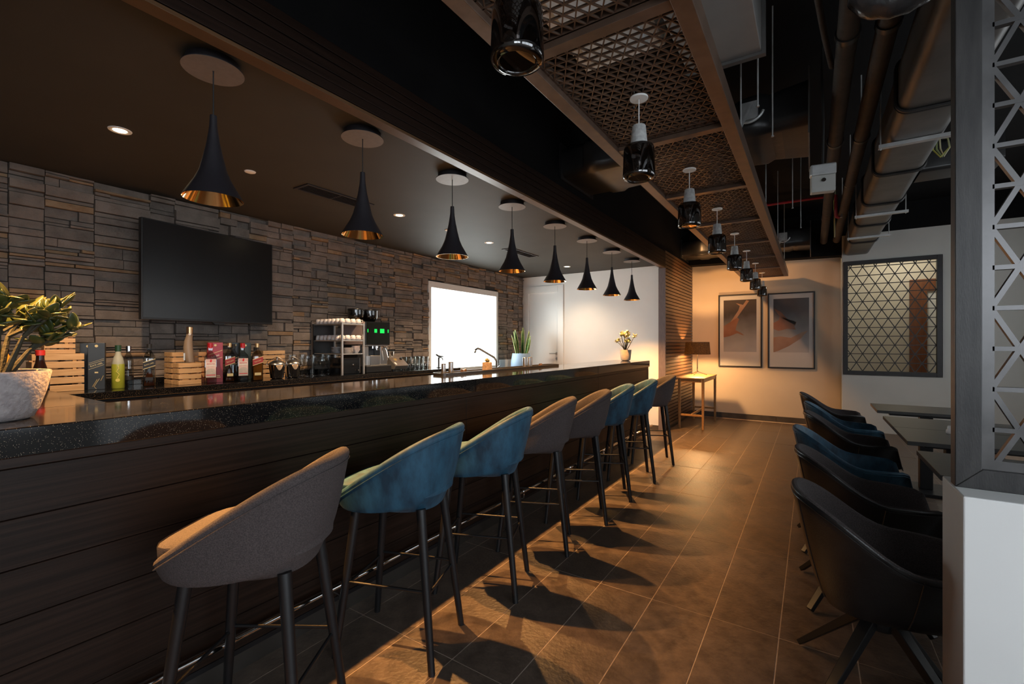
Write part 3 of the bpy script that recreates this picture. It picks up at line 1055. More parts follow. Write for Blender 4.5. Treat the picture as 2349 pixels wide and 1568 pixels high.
STOOLS = [  # rear near foot, turn, cover, label
    ((-1.246, .766), 32, 'g', 'nearest bar stool, grey fabric, cut by the bottom of the photo'),
    ((-1.281, 1.356), 19.7, 'b', 'nearest blue velvet bar stool, next to the front grey one'),
    ((-1.276, 1.973), 21.7, 'b', 'second blue velvet bar stool, third stool along the bar'),
    ((-1.283, 2.578), 24.1, 'g', 'grey fabric bar stool standing fourth along the bar'),
    ((-1.262, 3.179), 28, 'g', 'grey fabric bar stool standing fifth along the bar'),
    ((-1.279, 3.769), 28, 'b', 'blue velvet bar stool standing sixth along the bar'),
    ((-1.268, 4.434), 28, 'b', 'farthest blue velvet bar stool, seventh along the bar'),
    ((-1.272, 5.164), 25.8, 'g', 'farthest bar stool, grey fabric, near the end of the bar'),
]
proto = {}
for leg, ang, fab, lab in STOOLS:
    c, rz = stool_pos(leg, ang)
    t = thing('bar_stool', lab, 'bar stool', (c.x, c.y, 0), rz, 'bar stools along the bar')
    if fab not in proto:
        proto[fab] = t
        build_stool(t, M_BLUE if fab == 'b' else M_GREYFAB)
    else:
        for ch in list(proto[fab].children):
            copy_tree(ch, t)


# ------------------------------------------------------------------ armchairs at the tables on the right
def build_armchair(t, outer_m, inner_m):
    n = 56

    def rim(th):
        y = -math.cos(th)
        k = (abs(math.sin(th)) ** 2.6 + abs(math.cos(th)) ** 2.6) ** (-1 / 2.6)
        px, py = .242 * k * math.sin(th), (.285 if y < 0 else .355) * k * y
        f_ = (py + .285) / .640              # 0 back .. 1 front
        z = .755 - .175 * smooth01(f_ / .58) - .018 * f_
        if f_ > .84:                          # open front between the arms
            z -= (.170) * smooth01((f_ - .90) / .085)
        if f_ < .12:
            z += .010 * (1 - f_ / .12)
        return px, py, z
    R_ = [rim(-PI + 2 * PI * q / n) for q in range(n)]
    zb = .345
    rows = [[(p[0] * .35, p[1] * .35, zb) for p in R_], [(p[0] * .52, p[1] * .52, zb + .004) for p in R_]]
    for tt in (0.0, .10, .25, .45, .68, .88, 1.0):
        row = []
        for p in R_:
            k = .62 + .38 * tt ** .72
            row.append((p[0] * k, p[1] * k, zb + .012 + (p[2] - zb - .012) * tt))
        rows.append(row)
    rows.append([(p[0] * .99, p[1] * .99, p[2] + .006) for p in R_])
    B().rows(rows, cap0=True).obj('outer_shell', outer_m, t, smooth=True)
    rows = [[(p[0] * .99, p[1] * .99, p[2] + .0065) for p in R_], [(p[0] * .965, p[1] * .965, p[2] + .011) for p in R_], [(p[0] * .93, p[1] * .93, p[2] + .008) for p in R_],
            [(p[0] * .905, p[1] * .905, p[2] - .004) for p in R_]]
    for dz in (.35, .7, 1.0):
        row = []
        for p in R_:
            z = p[2] - .006 - (p[2] - .006 - min(.41, p[2] - .02)) * dz
            tt = max(0, (z - zb - .012) / (p[2] - zb - .012))
            k = min(.90, .62 + .38 * tt ** .72 - .075)
            row.append((p[0] * k, p[1] * k, z))
        rows.append(row)
    B().rows(rows).obj('inner_shell', inner_m, t, smooth=True)
    B().tube([(p[0] * .996, p[1] * .996, p[2] - .012) for p in R_], .0028, 6, closed=True).obj('piping', outer_m, t, smooth=True)
    for sx in (-1, 1):      # vertical seams on the outside
        for th in (.42, 1.75):
            pts = []
            p = rim(sx * th)
            for tt in (.05, .25, .45, .68, .88, .99):
                k = .622 + .38 * tt ** .72
                pts.append((p[0] * k, p[1] * k, zb + .012 + (p[2] - zb - .012) * tt))
            B().tube(pts, .0022, 5).obj('seam', outer_m, t, smooth=True)
    rows = []
    for (s_, z) in ((.5, .385), (.88, .387), (.93, .40), (1.0, .43), (.97, .445), (.88, .452), (.5, .458), (.1, .46)):
        row = []
        for q in range(36):
            th = 2 * PI * q / 36
            k = (abs(math.sin(th)) ** 3.2 + abs(math.cos(th)) ** 3.2) ** (-1 / 3.2)
            row.append((.158 * k * s_ * math.sin(th), -.205 * k * s_ * math.cos(th) + .045, z))
        rows.append(row)
    B().rows(rows, cap0=True, cap1=True).obj('seat_cushion', inner_m, t, smooth=True)
    B().lathe([(0, .28), (.05, .28), (.055, .29), (.055, .335), (.10, .343), (.10, .35), (0, .35)], 24).obj('hub', M_BLACKMETAL, t, smooth=True)
    for sx in (-1, 1):
        for sy in (-1, 1):
            B().bar((sx * .035, sy * .035, .312), (sx * .235, sy * .235, .014), .044, .034, wd2=.030, th2=.022).obj('leg', M_BLACKMETAL, t, bevel=.003)


CH = [  # centre, turn, kind, label
    ((.215, 2.185), 6, 'l', 'nearest armchair at the right, black leather outside and grey inside'),
    ((.205, 2.960), 5, 'l', 'second black leather armchair, in front of the nearest blue armchair'),
    ((.175, 3.680), 4, 'b', 'nearer of the two blue velvet armchairs at the tables'),
    ((.225, 4.540), 3, 'l', 'black leather armchair between the two blue velvet armchairs'),
    ((.220, 5.270), 4, 'b', 'farther of the two blue velvet armchairs at the tables'),
    ((.165, 6.230), 3, 'l', 'farthest black leather armchair, behind the farther blue one'),
]
proto = {}
for (x, y), ang, kind, lab in CH:
    t = thing('armchair', lab, 'armchair', (x, y, 0), R(ang - 90), 'armchairs at the right hand tables')
    if kind not in proto:
        proto[kind] = t
        build_armchair(t, M_BLUE if kind == 'b' else M_LEATHER, M_BLUE if kind == 'b' else M_GREYFAB)
    else:
        for ch in list(proto[kind].children):
            copy_tree(ch, t)

# ------------------------------------------------------------------ tables on the right
tp = None
for (y0, lab) in ((2.80, 'nearest dark square table beside the white low wall'), (3.665, 'dark square table carrying a white shaker, second from the low wall'),
                  (4.245, 'dark square table pushed against the shaker table on its far side'), (5.205, 'farthest dark square table near the back wall')):
    t = thing('dining_table', lab, 'table', (.49, y0, 0), 0, 'dark square tables')
    if tp is None:
        tp = t
        B().box(0, .74, 0, .575, .715, .74).obj('table_top', M_DARKTABLE, t, bevel=.002)
        for yy in (.14, .40):
            B().box(.10, .64, yy, yy + .06, .685, .714).obj('bearer', M_BLACKMETAL, t, bevel=.002)
        B().box(.325, .415, .245, .335, .03, .684).obj('column', M_BLACKMETAL, t, bevel=.004)
        B().box(.14, .60, .08, .50, 0, .03).obj('base_plate', M_BLACKMETAL, t, bevel=.004)
    else:
        for ch in list(tp.children):
            copy_tree(ch, t)
t = thing('shaker', 'small white porcelain shaker on the dark table', 'shaker', (.765, 4.12, .7405))
B().lathe([(0, 0), (.018, 0), (.020, .004), (.019, .022), (.012, .034), (.0115, .048), (.009, .052), (0, .053)], 20).obj('body', M_PORC, t, smooth=True)
B().lathe([(.0122, .036), (.0128, .037), (.0128, .040), (.0122, .041)], 20).obj('collar', M_WHITE, t, smooth=True)
# pale chair seen through the near lattice
t = thing('side_chair', 'pale grey chair back seen through the near lattice screen', 'chair', (2.02, 5.6, 0), R(97))
rows = []
for i in range(9):
    v = i / 8
    z = .44 + .42 * v
    hw = .19 * (1 - .10 * v - .35 * max(0, v - .8) ** 1.2)
    rows.append([(hw * math.sin(a_), -.20 - .05 * v + .05 * (1 - math.cos(a_)) + (.0 if s_ else .022), z) for s_ in (0,) for a_ in [R(-80 + 160 * k / 12) for k in range(13)]] +
                [(hw * .98 * math.sin(a_), -.20 - .05 * v + .05 * (1 - math.cos(a_)) + .03, z) for a_ in [R(80 - 160 * k / 12) for k in range(13)]])
B().rows(rows, cap0=True, cap1=True).obj('backrest', mat('pale_grey_fabric', (.42, .43, .43), .9, col2=(.5, .51, .51), scale=150), t, smooth=True, fix=True)
B().box(-.2, .2, -.2, .22, .40, .46).obj('seat', MATS['pale_grey_fabric'], t, bevel=.02, seg=3)
for sx in (-1, 1):
    for sy in (-1, 1):
        B().tube([(sx * .15, sy * .15, .41), (sx * .20, sy * .20, 0)], [.016, .011], 10).obj('leg', M_BLACKMETAL, t, smooth=True)

# ------------------------------------------------------------------ console table, table lamp
ct = thing('console_table', 'narrow oak console table in the corner by the slatted wall', 'table', (-1.775, 7.44, 0))
TW, TD, TZ = .40, 1.12, .80
B().box(-.01, TW, 0, TD, TZ - .022, TZ).obj('table_top', M_OAK, ct, bevel=.006)
for x in (.005, TW - .045):
    for yy in (.02, TD - .06):
        B().bar((x + .02, yy + .02, 0), (x + .02, yy + .02, TZ - .023), .030, .032, up=(0, 1, 0), wd2=.040, th2=.042).obj('leg', M_OAK, ct, bevel=.005)
B().box(.05, TW - .05, .03, .045, TZ - .07, TZ - .023).obj('apron', M_OAK, ct, bevel=.002)
B().box(.05, TW - .05, TD - .045, TD - .03, TZ - .07, TZ - .023).obj('apron', M_OAK, ct, bevel=.002)
B().box(TW - .03, TW - .015, .06, TD - .06, TZ - .07, TZ - .023).obj('apron', M_OAK, ct, bevel=.002)
B().box(.04, TW - .04, .027, .053, .20, .232).obj('stretcher', M_OAK, ct, bevel=.004)
B().box(.04, TW - .04, TD - .053, TD - .027, .20, .232).obj('stretcher', M_OAK, ct, bevel=.004)
B().box(TW / 2 - .013, TW / 2 + .013, .053, TD - .053, .20, .232).obj('stretcher', M_OAK, ct, bevel=.004)

LP = (-1.625, 8.20, TZ + .0005)
lp = thing('table_lamp', 'brass tripod table lamp with a dark drum shade on the oak table', 'table lamp', LP)
M_BRASS = mat('brass', (.42, .29, .16), .28, 1.0, rvar=.05, scale=12)
for k in range(3):
    a = R(20 + 120 * k)
    B().tube([(0, 0, .062), (.06 * math.cos(a), .06 * math.sin(a), .038), (.155 * math.cos(a), .155 * math.sin(a), .006)], [.006, .0055, .005], 10).obj('foot', M_BRASS, lp, smooth=True)
B().tube([(0, 0, .05), (0, 0, .09), (0, 0, .34), (0, 0, .50)], [.010, .008, .0105, .008], 14).obj('stem', M_BRASS, lp, smooth=True)
shade = B().lathe([(.208, .352), (.190, .560), (.188, .560), (.206, .352), (.208, .352)], 48)
m = mat('lamp_shade_fabric', (.030, .021, .013), .9, col2=(.055, .036, .018), scale=160, bump=.3, bscale=260)
nt = m.node_tree
tr = nt.nodes.new('ShaderNodeBsdfTranslucent')
vn = nt.nodes.new('ShaderNodeTexNoise')
vn.inputs['Scale'].default_value = 110
rr = nt.nodes.new('ShaderNodeValToRGB')
rr.color_ramp.elements[0].position = .42
rr.color_ramp.elements[0].color = (.003, .0016, .0006, 1)
rr.color_ramp.elements[1].position = .66
rr.color_ramp.elements[1].color = (.085, .055, .012, 1)
tcn = nt.nodes.new('ShaderNodeTexCoord')
nt.links.new(tcn.outputs['Object'], vn.inputs['Vector'])
nt.links.new(vn.outputs['Fac'], rr.inputs['Fac'])
nt.links.new(rr.outputs[0], tr.inputs[0])
ads = nt.nodes.new('ShaderNodeAddShader')
nt.links.new(nt.nodes['Principled BSDF'].outputs[0], ads.inputs[0])
nt.links.new(tr.outputs[0], ads.inputs[1])
nt.links.new(ads.outputs[0], nt.nodes['Material Output'].inputs[0])
shade.obj('shade', m, lp, smooth=True)
B().lathe([(0, .42), (.018, .425), (.028, .45), (.026, .475), (.014, .498), (0, .50)], 18).obj('bulb', emission('table_bulb', (1, .66, .32), 10), lp, smooth=True)
l = bpy.data.lights.new('lamp_light', 'POINT')
l.energy = TABLE_W
l.color = (1.0, .55, .22)
l.shadow_soft_size = .035
o = bpy.data.objects.new('lamp_light', l)
COL.objects.link(o)
o.parent = lp
o.location = (0, 0, .405)

sl = thing('added_wall_spot', 'small black spotlight added left of the grille end to brighten the picture wall', 'spotlight', (-1.45, 7.15, 3.0))  # added lamp that brightens the far wall and pictures
B().cyl((0, 0, .10), (0, 0, Z_SLAB - 3.0), .008, n=8).obj('stem', M_BLACKMETAL, sl)
B().tube([(0, -.09, .09), (.01, .06, .02)], .036, 18).obj('body', M_BLACKMETAL, sl, smooth=True)
B().tube([(.0101, .0605, .0195), (.0104, .066, .017)], .028, 18).obj('lens', emission('added_spot_lens', (1, .7, .4), 6), sl)
l = bpy.data.lights.new('added_spot_beam', 'SPOT')
l.energy = WALL_FILL_W
l.color = (1.0, .50, .19)
l.spot_size = R(110)
l.spot_blend = .9
l.shadow_soft_size = .05
o = bpy.data.objects.new('added_spot_beam', l)
COL.objects.link(o)
o.parent = sl
o.location = (.012, .085, .008)
o.rotation_euler = Vector((-.45, -1.83, 1.9)).to_track_quat('Z', 'Y').to_euler()

# ------------------------------------------------------------------ framed dune pictures
M_FRAME = mat('thin_black_frame', (.012, .010, .010), .4, col2=(.016, .014, .014), scale=40)
M_MATB = mat('white_mount', (.66, .63, .60), .7, col2=(.68, .65, .62), scale=50)


def print_mat(name, top_c, bot_c):  # pale foot paints in some glass glare along with the print's haze
    m = mat(name, top_c, .45)
    nt = m.node_tree
    tc = nt.nodes.new('ShaderNodeTexCoord')
    sx = nt.nodes.new('ShaderNodeSeparateXYZ')
    nt.links.new(tc.outputs['Object'], sx.inputs[0])
    nz = nt.nodes.new('ShaderNodeTexNoise')
    nz.inputs['Scale'].default_value = 3.5
    nt.links.new(tc.outputs['Object'], nz.inputs['Vector'])
    mr = nt.nodes.new('ShaderNodeMapRange')
    mr.inputs['From Min'].default_value = .26
    mr.inputs['From Max'].default_value = 1.18
    nt.links.new(sx.outputs['Z'], mr.inputs['Value'])
    ad = nt.nodes.new('ShaderNodeMath')
    ad.operation = 'MULTIPLY_ADD'
    ad.inputs[1].default_value = .35
    ad.inputs[2].default_value = -.17
    nt.links.new(nz.outputs['Fac'], ad.inputs[0])
    a2 = nt.nodes.new('ShaderNodeMath')
    nt.links.new(mr.outputs[0], a2.inputs[0])
    nt.links.new(ad.outputs[0], a2.inputs[1])
    r = nt.nodes.new('ShaderNodeValToRGB')
    r.color_ramp.elements[0].position = .05
    r.color_ramp.elements[0].color = (*bot_c, 1)
    r.color_ramp.elements[1].position = .75
    r.color_ramp.elements[1].color = (*top_c, 1)
    nt.links.new(a2.outputs[0], r.inputs['Fac'])
    nt.links.new(r.outputs[0], nt.nodes['Principled BSDF'].inputs['Base Color'])
    return m


def picture(x0, x1, z0, z1, lab, dunes, tm, dm):
    t = thing('framed_picture', lab, 'picture', ((x0 + x1) / 2, Y_FAR - .001, z0))
    W_, H_ = x1 - x0, z1 - z0
    hw = W_ / 2
    f_ = .022
    for (a, c_, p, q) in ((-hw, -hw + f_, 0, H_), (hw - f_, hw, 0, H_), (-hw + f_, hw - f_, 0, f_), (-hw + f_, hw - f_, H_ - f_, H_)):
        B().box(a, c_, -.036, 0, p, q).obj('frame_side', M_FRAME, t, bevel=.0015)
    B().box(-hw + f_, hw - f_, -.016, -.004, f_, H_ - f_).obj('mount', M_MATB, t)
    pw0, pw1, pz0, pz1 = -hw + .085, hw - .085, .27, H_ - .10
    pr_ = B().box(pw0, pw1, -.0175, -.016, pz0, pz1).obj('print', tm, t)
    for k, poly in enumerate(dunes):
        pts = [(pw0 + (pw1 - pw0) * u, pz0 + (pz1 - pz0) * v) for u, v in poly]
        B().prism(pts, -.0180 - .0002 * k, -.0175, axis=1).obj('dune', dm[k % len(dm)], pr_, fix=True)
    B().box(-hw + f_, hw - f_, -.026, -.0245, f_, H_ - f_).obj('glazing', glassy('picture_glass', (.97, .97, .97), 1.35, .04, .0), t)


M_SKYP = print_mat('dune_print_dusk_glare', (.050, .034, .030), (.44, .43, .43))
M_SKYP2 = print_mat('dune_print_haze_glare', (.085, .070, .070), (.50, .46, .44))
M_D1 = mat('dune_rust', (.23, .085, .040), .5, col2=(.33, .15, .085), scale=5, lo=.3, hi=.7)
M_D2 = mat('dune_amber', (.30, .14, .075), .5, col2=(.40, .24, .16), scale=4, lo=.3, hi=.7)
picture(-1.413, -.718, .918, 2.210, 'framed dune print hanging directly behind the table lamp side, left picture',
        [[(0, .28), (.18, .30), (.42, .36), (.64, .31), (.55, .36), (.37, .42), (.40, .50), (.48, .63), (.42, .66), (.22, .58), (.0, .50)],
         [(.42, .66), (.58, .80), (.78, .97), (.70, .99), (.60, .90), (.38, .94), (.50, .88), (.46, .80), (.22, .58)]], M_SKYP, [M_D1, M_D2])
picture(-.632, .048, .915, 2.195, 'framed dune print in the right hand frame next to the lattice screen',
        [[(0, .0), (.15, .03), (.45, .12), (.78, .26), (.97, .40), (.80, .37), (.5, .27), (.2, .30), (0, .28)],
         [(0, .55), (.15, .60), (.18, .67), (.0, .83), (.20, .76), (.40, .62), (.62, .50), (.66, .56), (.58, .50), (.64, .42), (.4, .44), (.15, .40), (0, .44)]], M_SKYP2, [M_D2, M_D1])

# ------------------------------------------------------------------ television
tv = thing('television', 'large black wall television on the stone wall above the crates', 'television', (-4.262, 1.845, 1.90), R(8))
TWd, TH = 1.08, .765
B().box(-.022, .018, -TWd / 2, TWd / 2, -TH / 2, TH / 2).obj('case', M_PLASTIC, tv, bevel=.003)
B().box(.018, .0195, -TWd / 2 + .010, TWd / 2 - .010, -TH / 2 + .018, TH / 2 - .010).obj('screen', M_TV, tv)
B().box(-.06, -.022, -.36, .36, -.26, .2).obj('rear_housing', M_PLASTIC, tv, bevel=.01)
B().box(-.135, -.06, -.10, .10, -.10, .10).obj('wall_bracket', M_BLACKMETAL, tv)
B().prism([(-.06, 0), (.06, 0), (.035, -.018), (-.035, -.018)], -.008, .012, axis=0).obj('sensor_foot', M_PLASTIC, tv, loc=(0, .04, -TH / 2), fix=True)


# ------------------------------------------------------------------ plants
def leaf_mesh(name, L, Wd, T, m):
    """thick succulent leaf along +x"""
    rows = []
    for i, u in enumerate((0, .12, .32, .55, .75, .90, .97, 1.0)):
        wv = Wd * (math.sin(PI * min(1, u * .92 + .05)) ** .75 if 0 < u < 1 else .08)
        if u == 1.0:
            wv = Wd * .12
        x = L * u
        zc = .10 * L * u * u
        rows.append([(x, wv * math.cos(2 * PI * q / 8), zc + T * (wv / Wd) * math.sin(2 * PI * q / 8)) for q in range(8)])
    me = B().rows(rows, cap0=True, cap1=True).mesh(name, m)
    me.polygons.foreach_set('use_smooth', [True] * len(me.polygons))
    return me


jp = thing('jade_plant', 'big jade plant in a round cast stone pot at the left end of the bar', 'potted plant', (-2.125, .285, 1.1003))
pot = B().lathe([(0, .0), (.085, 0), (.098, .006), (.112, .035), (.128, .09), (.139, .148), (.137, .153), (.130, .151), (.124, .130), (0, .128)], 40).obj('pot', M_POTSTONE, jp, smooth=True)
B().lathe([(0, .134), (.07, .136), (.125, .133)], 24).obj('soil', M_SOIL, jp)
LM = leaf_mesh('leaf', .058, .0175, .0045, M_LEAF)
prnd = random.Random(3)
tips = []
for k in range(9):
    a = R(-150 + 40 * k + prnd.uniform(-14, 14))
    reach = prnd.uniform(.09, .20)
    h_ = prnd.uniform(.15, .27)
    if k == 5:
        a, reach, h_ = R(82), .195, .16
    if k == 6:
        a, reach, h_ = R(60), .17, .23
    base = Vector((.03 * math.cos(a), .03 * math.sin(a), .12))
    mid = Vector((.45 * reach * math.cos(a), .45 * reach * math.sin(a), .13 + h_ * .55))
    end = Vector((reach * math.cos(a), reach * math.sin(a), .13 + h_))
    B().tube([base, base.lerp(mid, .5), mid, mid.lerp(end, .55), end], [.0100, .0085, .006, .0045, .0035], 8).obj('stem', M_STEM, jp, smooth=True)
    tips.append((end, (end - mid).normalized()))
    for q in range(3):
        a2 = a + R(prnd.uniform(-75, 75))
        e2 = mid + Vector((math.cos(a2) * prnd.uniform(.04, .09), math.sin(a2) * prnd.uniform(.04, .09), prnd.uniform(.03, .10)))
        B().tube([mid, mid.lerp(e2, .6) + Vector((0, 0, .006)), e2], [.006, .0045, .0035], 6).obj('stem', M_STEM, jp, smooth=True)
        tips.append((e2, (e2 - mid).normalized()))
for e, d in tips:
    for q in range(9):
        az = prnd.uniform(0, 2 * PI) if q else math.atan2(d.y, d.x)
        el = prnd.uniform(-15, 65)
        back = d * (-.010 * (q // 2))
        s_ = prnd.uniform(.75, 1.15)
        put(LM, 'leaf', jp, tuple(e + back), (prnd.uniform(-.6, .6), -R(el), az), (s_, s_ * prnd.uniform(.85, 1.2), s_))

# small jade plant at the far end of the counter
sp = thing('small_jade_plant', 'small jade plant in a beige pot at the far end of the bar', 'potted plant', (-2.135, 6.08, 1.1003))
B().lathe([(0, 0), (.042, 0), (.060, .006), (.066, .02), (.072, .085), (.079, .150), (.072, .150), (.066, .13), (0, .128)], 28).obj('pot', mat('beige_pot', (.36, .30, .25), .85, col2=(.44, .37, .31), scale=30), sp, smooth=True)
B().lathe([(0, .132), (.067, .131)], 20).obj('soil', M_SOIL, sp)
fol, stm = B(), B()
for k in range(13):
    a = R(360 * k / 13 + prnd.uniform(-12, 12))
    rr_ = prnd.uniform(.05, .19)
    e = Vector((rr_ * .75 * math.cos(a), rr_ * math.sin(a), .20 + prnd.uniform(.04, .19)))
    stm.tube([(0, 0, .12), (e.x * .35, e.y * .35, .19), tuple(e)], [.006, .005, .003], 6)
    for q in range(8):
        az, el, s_ = prnd.uniform(0, 2 * PI), prnd.uniform(-10, 60), prnd.uniform(.65, .95)
        mt = Matrix.Translation(e + Vector((0, 0, -.012 * (q % 3)))) @ Matrix.Rotation(az, 4, 'Z') @ Matrix.Rotation(-R(el), 4, 'Y') @ Matrix.Scale(s_, 4)
        fol.add([mt @ v.co for v in LM.vertices], [tuple(p.vertices) for p in LM.polygons])
stm.obj('stems', M_STEM, sp, smooth=True)
fo = fol.obj('foliage', mat('pale_jade_leaf', (.14, .15, .05), .4, col2=(.34, .31, .15), scale=9), sp, smooth=True)
fo['kind'] = 'stuff'

# snake plant in a pale blue pot
sn = thing('snake_plant', 'snake plant with upright striped leaves in a pale blue oval pot', 'potted plant', (-4.06, 6.45, .0))
POT0 = .8925
B().lathe([(0, POT0), (.16, POT0), (.176, POT0 + .02), (.174, POT0 + .13), (.152, POT0 + .275), (.146, POT0 + .28), (.138, POT0 + .27), (0, POT0 + .26)], 36).obj('pot', mat('pale_blue_pot', (.25, .35, .48), .5, col2=(.27, .37, .50), scale=6), sn, smooth=True)
m = mat('snake_leaf', (.055, .14, .045), .4, col2=(.12, .22, .075), scale=4, stretch=(1, 1, 9), lo=.42, hi=.58)
me_ = mat('snake_leaf_edge', (.36, .40, .13), .4, col2=(.42, .45, .17), scale=14)
for k in range(12):
    a = R(prnd.uniform(0, 360))
    bx, by = .075 * math.cos(a), .085 * math.sin(a)
    L = prnd.uniform(.26, .48)
    lean = Vector((math.cos(a) * prnd.uniform(.02, .06), math.sin(a) * prnd.uniform(.02, .10), L))
    face = prnd.uniform(0, PI)
    s_ = Vector((math.cos(face), math.sin(face), 0))
    nrm = Vector((-s_.y, s_.x, 0))
    bb, be = B(), B()
    rows, e1, e2 = [], [], []
    for u in (0, .2, .45, .7, .88, 1.0):
        p = Vector((bx, by, POT0 + .25)) + lean * u + Vector((math.cos(a), math.sin(a), 0)) * .03 * u * u
        wd = .034 * (.75 + .5 * u) * (1 - max(0, u - .45) / .56) ** .7 + .0008
        rows.append([p - s_ * wd, p - nrm * .003 - s_ * wd * .0, p + s_ * wd, p + nrm * .003])
        e1.append(p - s_ * wd)
        e2.append(p + s_ * wd)
    lf = bb.rows(rows, cap0=True, cap1=True).obj('leaf', m, sn, smooth=True)
    be.tube(e1, .004, 5)
    be.tube(e2, .004, 5)
    be.obj('leaf_edge', me_, lf, smooth=True)

# ------------------------------------------------------------------ bar mat with steel cups, succulent
mt_ = thing('bar_mat', 'long thin black bar tray lying on the granite worktop', 'tray', (-2.305, 2.50, 1.1003))
MW, ML = .072, 1.83


def rrect(hx, y0, y1, r, n=6):
    pts = []
    for cx_, cy_, a0 in ((hx - r, y1 - r, 0), (-hx + r, y1 - r, 90), (-hx + r, y0 + r, 180), (hx - r, y0 + r, 270)):
        for k in range(n + 1):
            a = R(a0 + 90 * k / n)
            pts.append((cx_ + r * math.cos(a), cy_ + r * math.sin(a)))
    return pts


B().prism(rrect(MW, 0, ML, .05), 0, .008).obj('base', M_PLASTIC, mt_, smooth=True)
o_, i_ = rrect(MW, 0, ML, .05), rrect(MW - .008, .008, ML - .008, .043)
B().rows([[(*p, .008) for p in o_], [(*p, .019) for p in o_], [(*p, .019) for p in i_], [(*p, .008) for p in i_]]).obj('rim', M_PLASTIC, mt_, smooth=True)


def steel_cup(x, y, lab, h_=.082, r=.0175, group='steel cups on the bar tray'):
    t = thing('steel_cup', lab, 'cup', (x, y, 1.1086), 0, group)
    B().lathe([(0, 0), (r * .96, 0), (r, .003), (r, h_), (r - .0012, h_ + .0005), (r - .002, h_ - .002), (r - .002, .004), (0, .004)], 24).obj('body', M_STEEL, t, smooth=True)
    B().lathe([(r + .0001, h_ - .004), (r + .0012, h_ - .002), (r + .0001, h_)], 24).obj('rolled_rim', M_CHROME, t, smooth=True)


steel_cup(-2.325, 2.59, 'shorter steel cup at the left of the near pair on the tray', .076)
steel_cup(-2.30, 2.645, 'taller steel cup of the near pair on the tray', .088, .019)
steel_cup(-2.31, 3.73, 'left steel cup of the far trio before the blue pot', .094, .018)
steel_cup(-2.285, 3.775, 'middle steel cup of the far trio before the blue pot', .094, .018)
steel_cup(-2.305, 3.83, 'right steel cup of the far trio before the blue pot', .094, .018)
for (x, y, lab) in ((-2.30, 2.80, 'small copper jigger lying on the tray near the steel pair'), (-2.30, 4.02, 'small copper jigger lying on the tray by the steel trio')):
    t = thing('jigger', lab, 'jigger', (x, y, 1.1230), R(20), 'copper jiggers')
    B().tube([(0, -.045, 0), (0, -.012, 0), (0, 0, 0), (0, .012, 0), (0, .035, 0)], [.0135, .010, .005, .0095, .0125], 16).obj('body', mat('copper', (.62, .36, .22), .2, 1.0, rvar=.04, scale=12), t, smooth=True)
    B().tube([(0, -.003, 0), (0, .003, 0)], .007, 14).obj('waist_ring', MATS['copper'], t, smooth=True)
su = thing('succulent', 'tiny succulent in a square brown pot on the bar tray', 'potted plant', (-2.30, 3.11, 1.1086), R(20))
B().box(-.034, .034, -.034, .034, 0, .070).obj('pot', mat('speckled_brown_pot', (.16, .115, .085), .85, col2=(.27, .20, .15), scale=70), su, bevel=.003)
B().box(-.029, .029, -.029, .029, .068, .0715).obj('soil', M_SOIL, su)
for k in range(16):
    a = k * 2.4
    el = 20 + 62 * k / 16
    put(LM, 'leaf', su, (0, 0, .070), (0, -R(el), a), (.78, .62, 1.0)).data = LM
LS = leaf_mesh('leaf', .040, .0085, .0045, mat('dusty_succulent', (.20, .19, .09), .5, col2=(.32, .27, .14), scale=14))
for o in su.children:
    if o.name.startswith('leaf'):
        o.data = LS
        o.scale = (.95, .9, 1)


# ------------------------------------------------------------------ crates on the back counter
def crate(name_lab, xf, y0, y1, z0, z1, n, depth=.15, rz=0):
    t = thing('wooden_crate', name_lab, 'crate', (xf, (y0 + y1) / 2, z0), rz, 'slatted pine crates')
    W_, H_ = (y1 - y0), (z1 - z0)
    gap = .010
    sh = (H_ - gap * (n - 1)) / n
    for k in range(n):
        za = k * (sh + gap)
        B().box(-.010, 0, -W_ / 2, W_ / 2, za, za + sh).obj('slat', M_PINE, t, bevel=.0012, seg=1)
        B().box(-depth, -.012, -W_ / 2, -W_ / 2 + .010, za, za + sh).obj('slat', M_PINE, t, bevel=.0012, seg=1)
        B().box(-depth, -.012, W_ / 2 - .010, W_ / 2, za, za + sh).obj('slat', M_PINE, t, bevel=.0012, seg=1)
    for yy in (-W_ / 2 + .011, W_ / 2 - .029):
        B().box(-.029, -.0105, yy, yy + .018, 0, H_ - .002).obj('corner_post', M_PINE, t)
        B().box(-depth + .002, -depth + .02, yy, yy + .018, 0, H_ - .002).obj('corner_post', M_PINE, t)
    return t


CT = BTZ + .0004
crate('big pine crate on the back counter behind the jade plant', -4.13, .735, .985, CT, 1.270, 5)
crate('small pine crate stacked on top of the big crate', -4.15, .795, .945, 1.2708, 1.408, 4, .13)
crate('wide pine crate behind the frosted bottle', -4.16, 1.505, 1.745, CT, 1.268, 6, .15)
crate('little pine crate in front carrying the frosted bottle', -4.03, 1.50, 1.655, CT, 1.187, 4, .11)
crate('pine crate to the left of the cup rack, behind the ice buckets', -4.23, 2.245, 2.455, CT, 1.270, 6, .14)

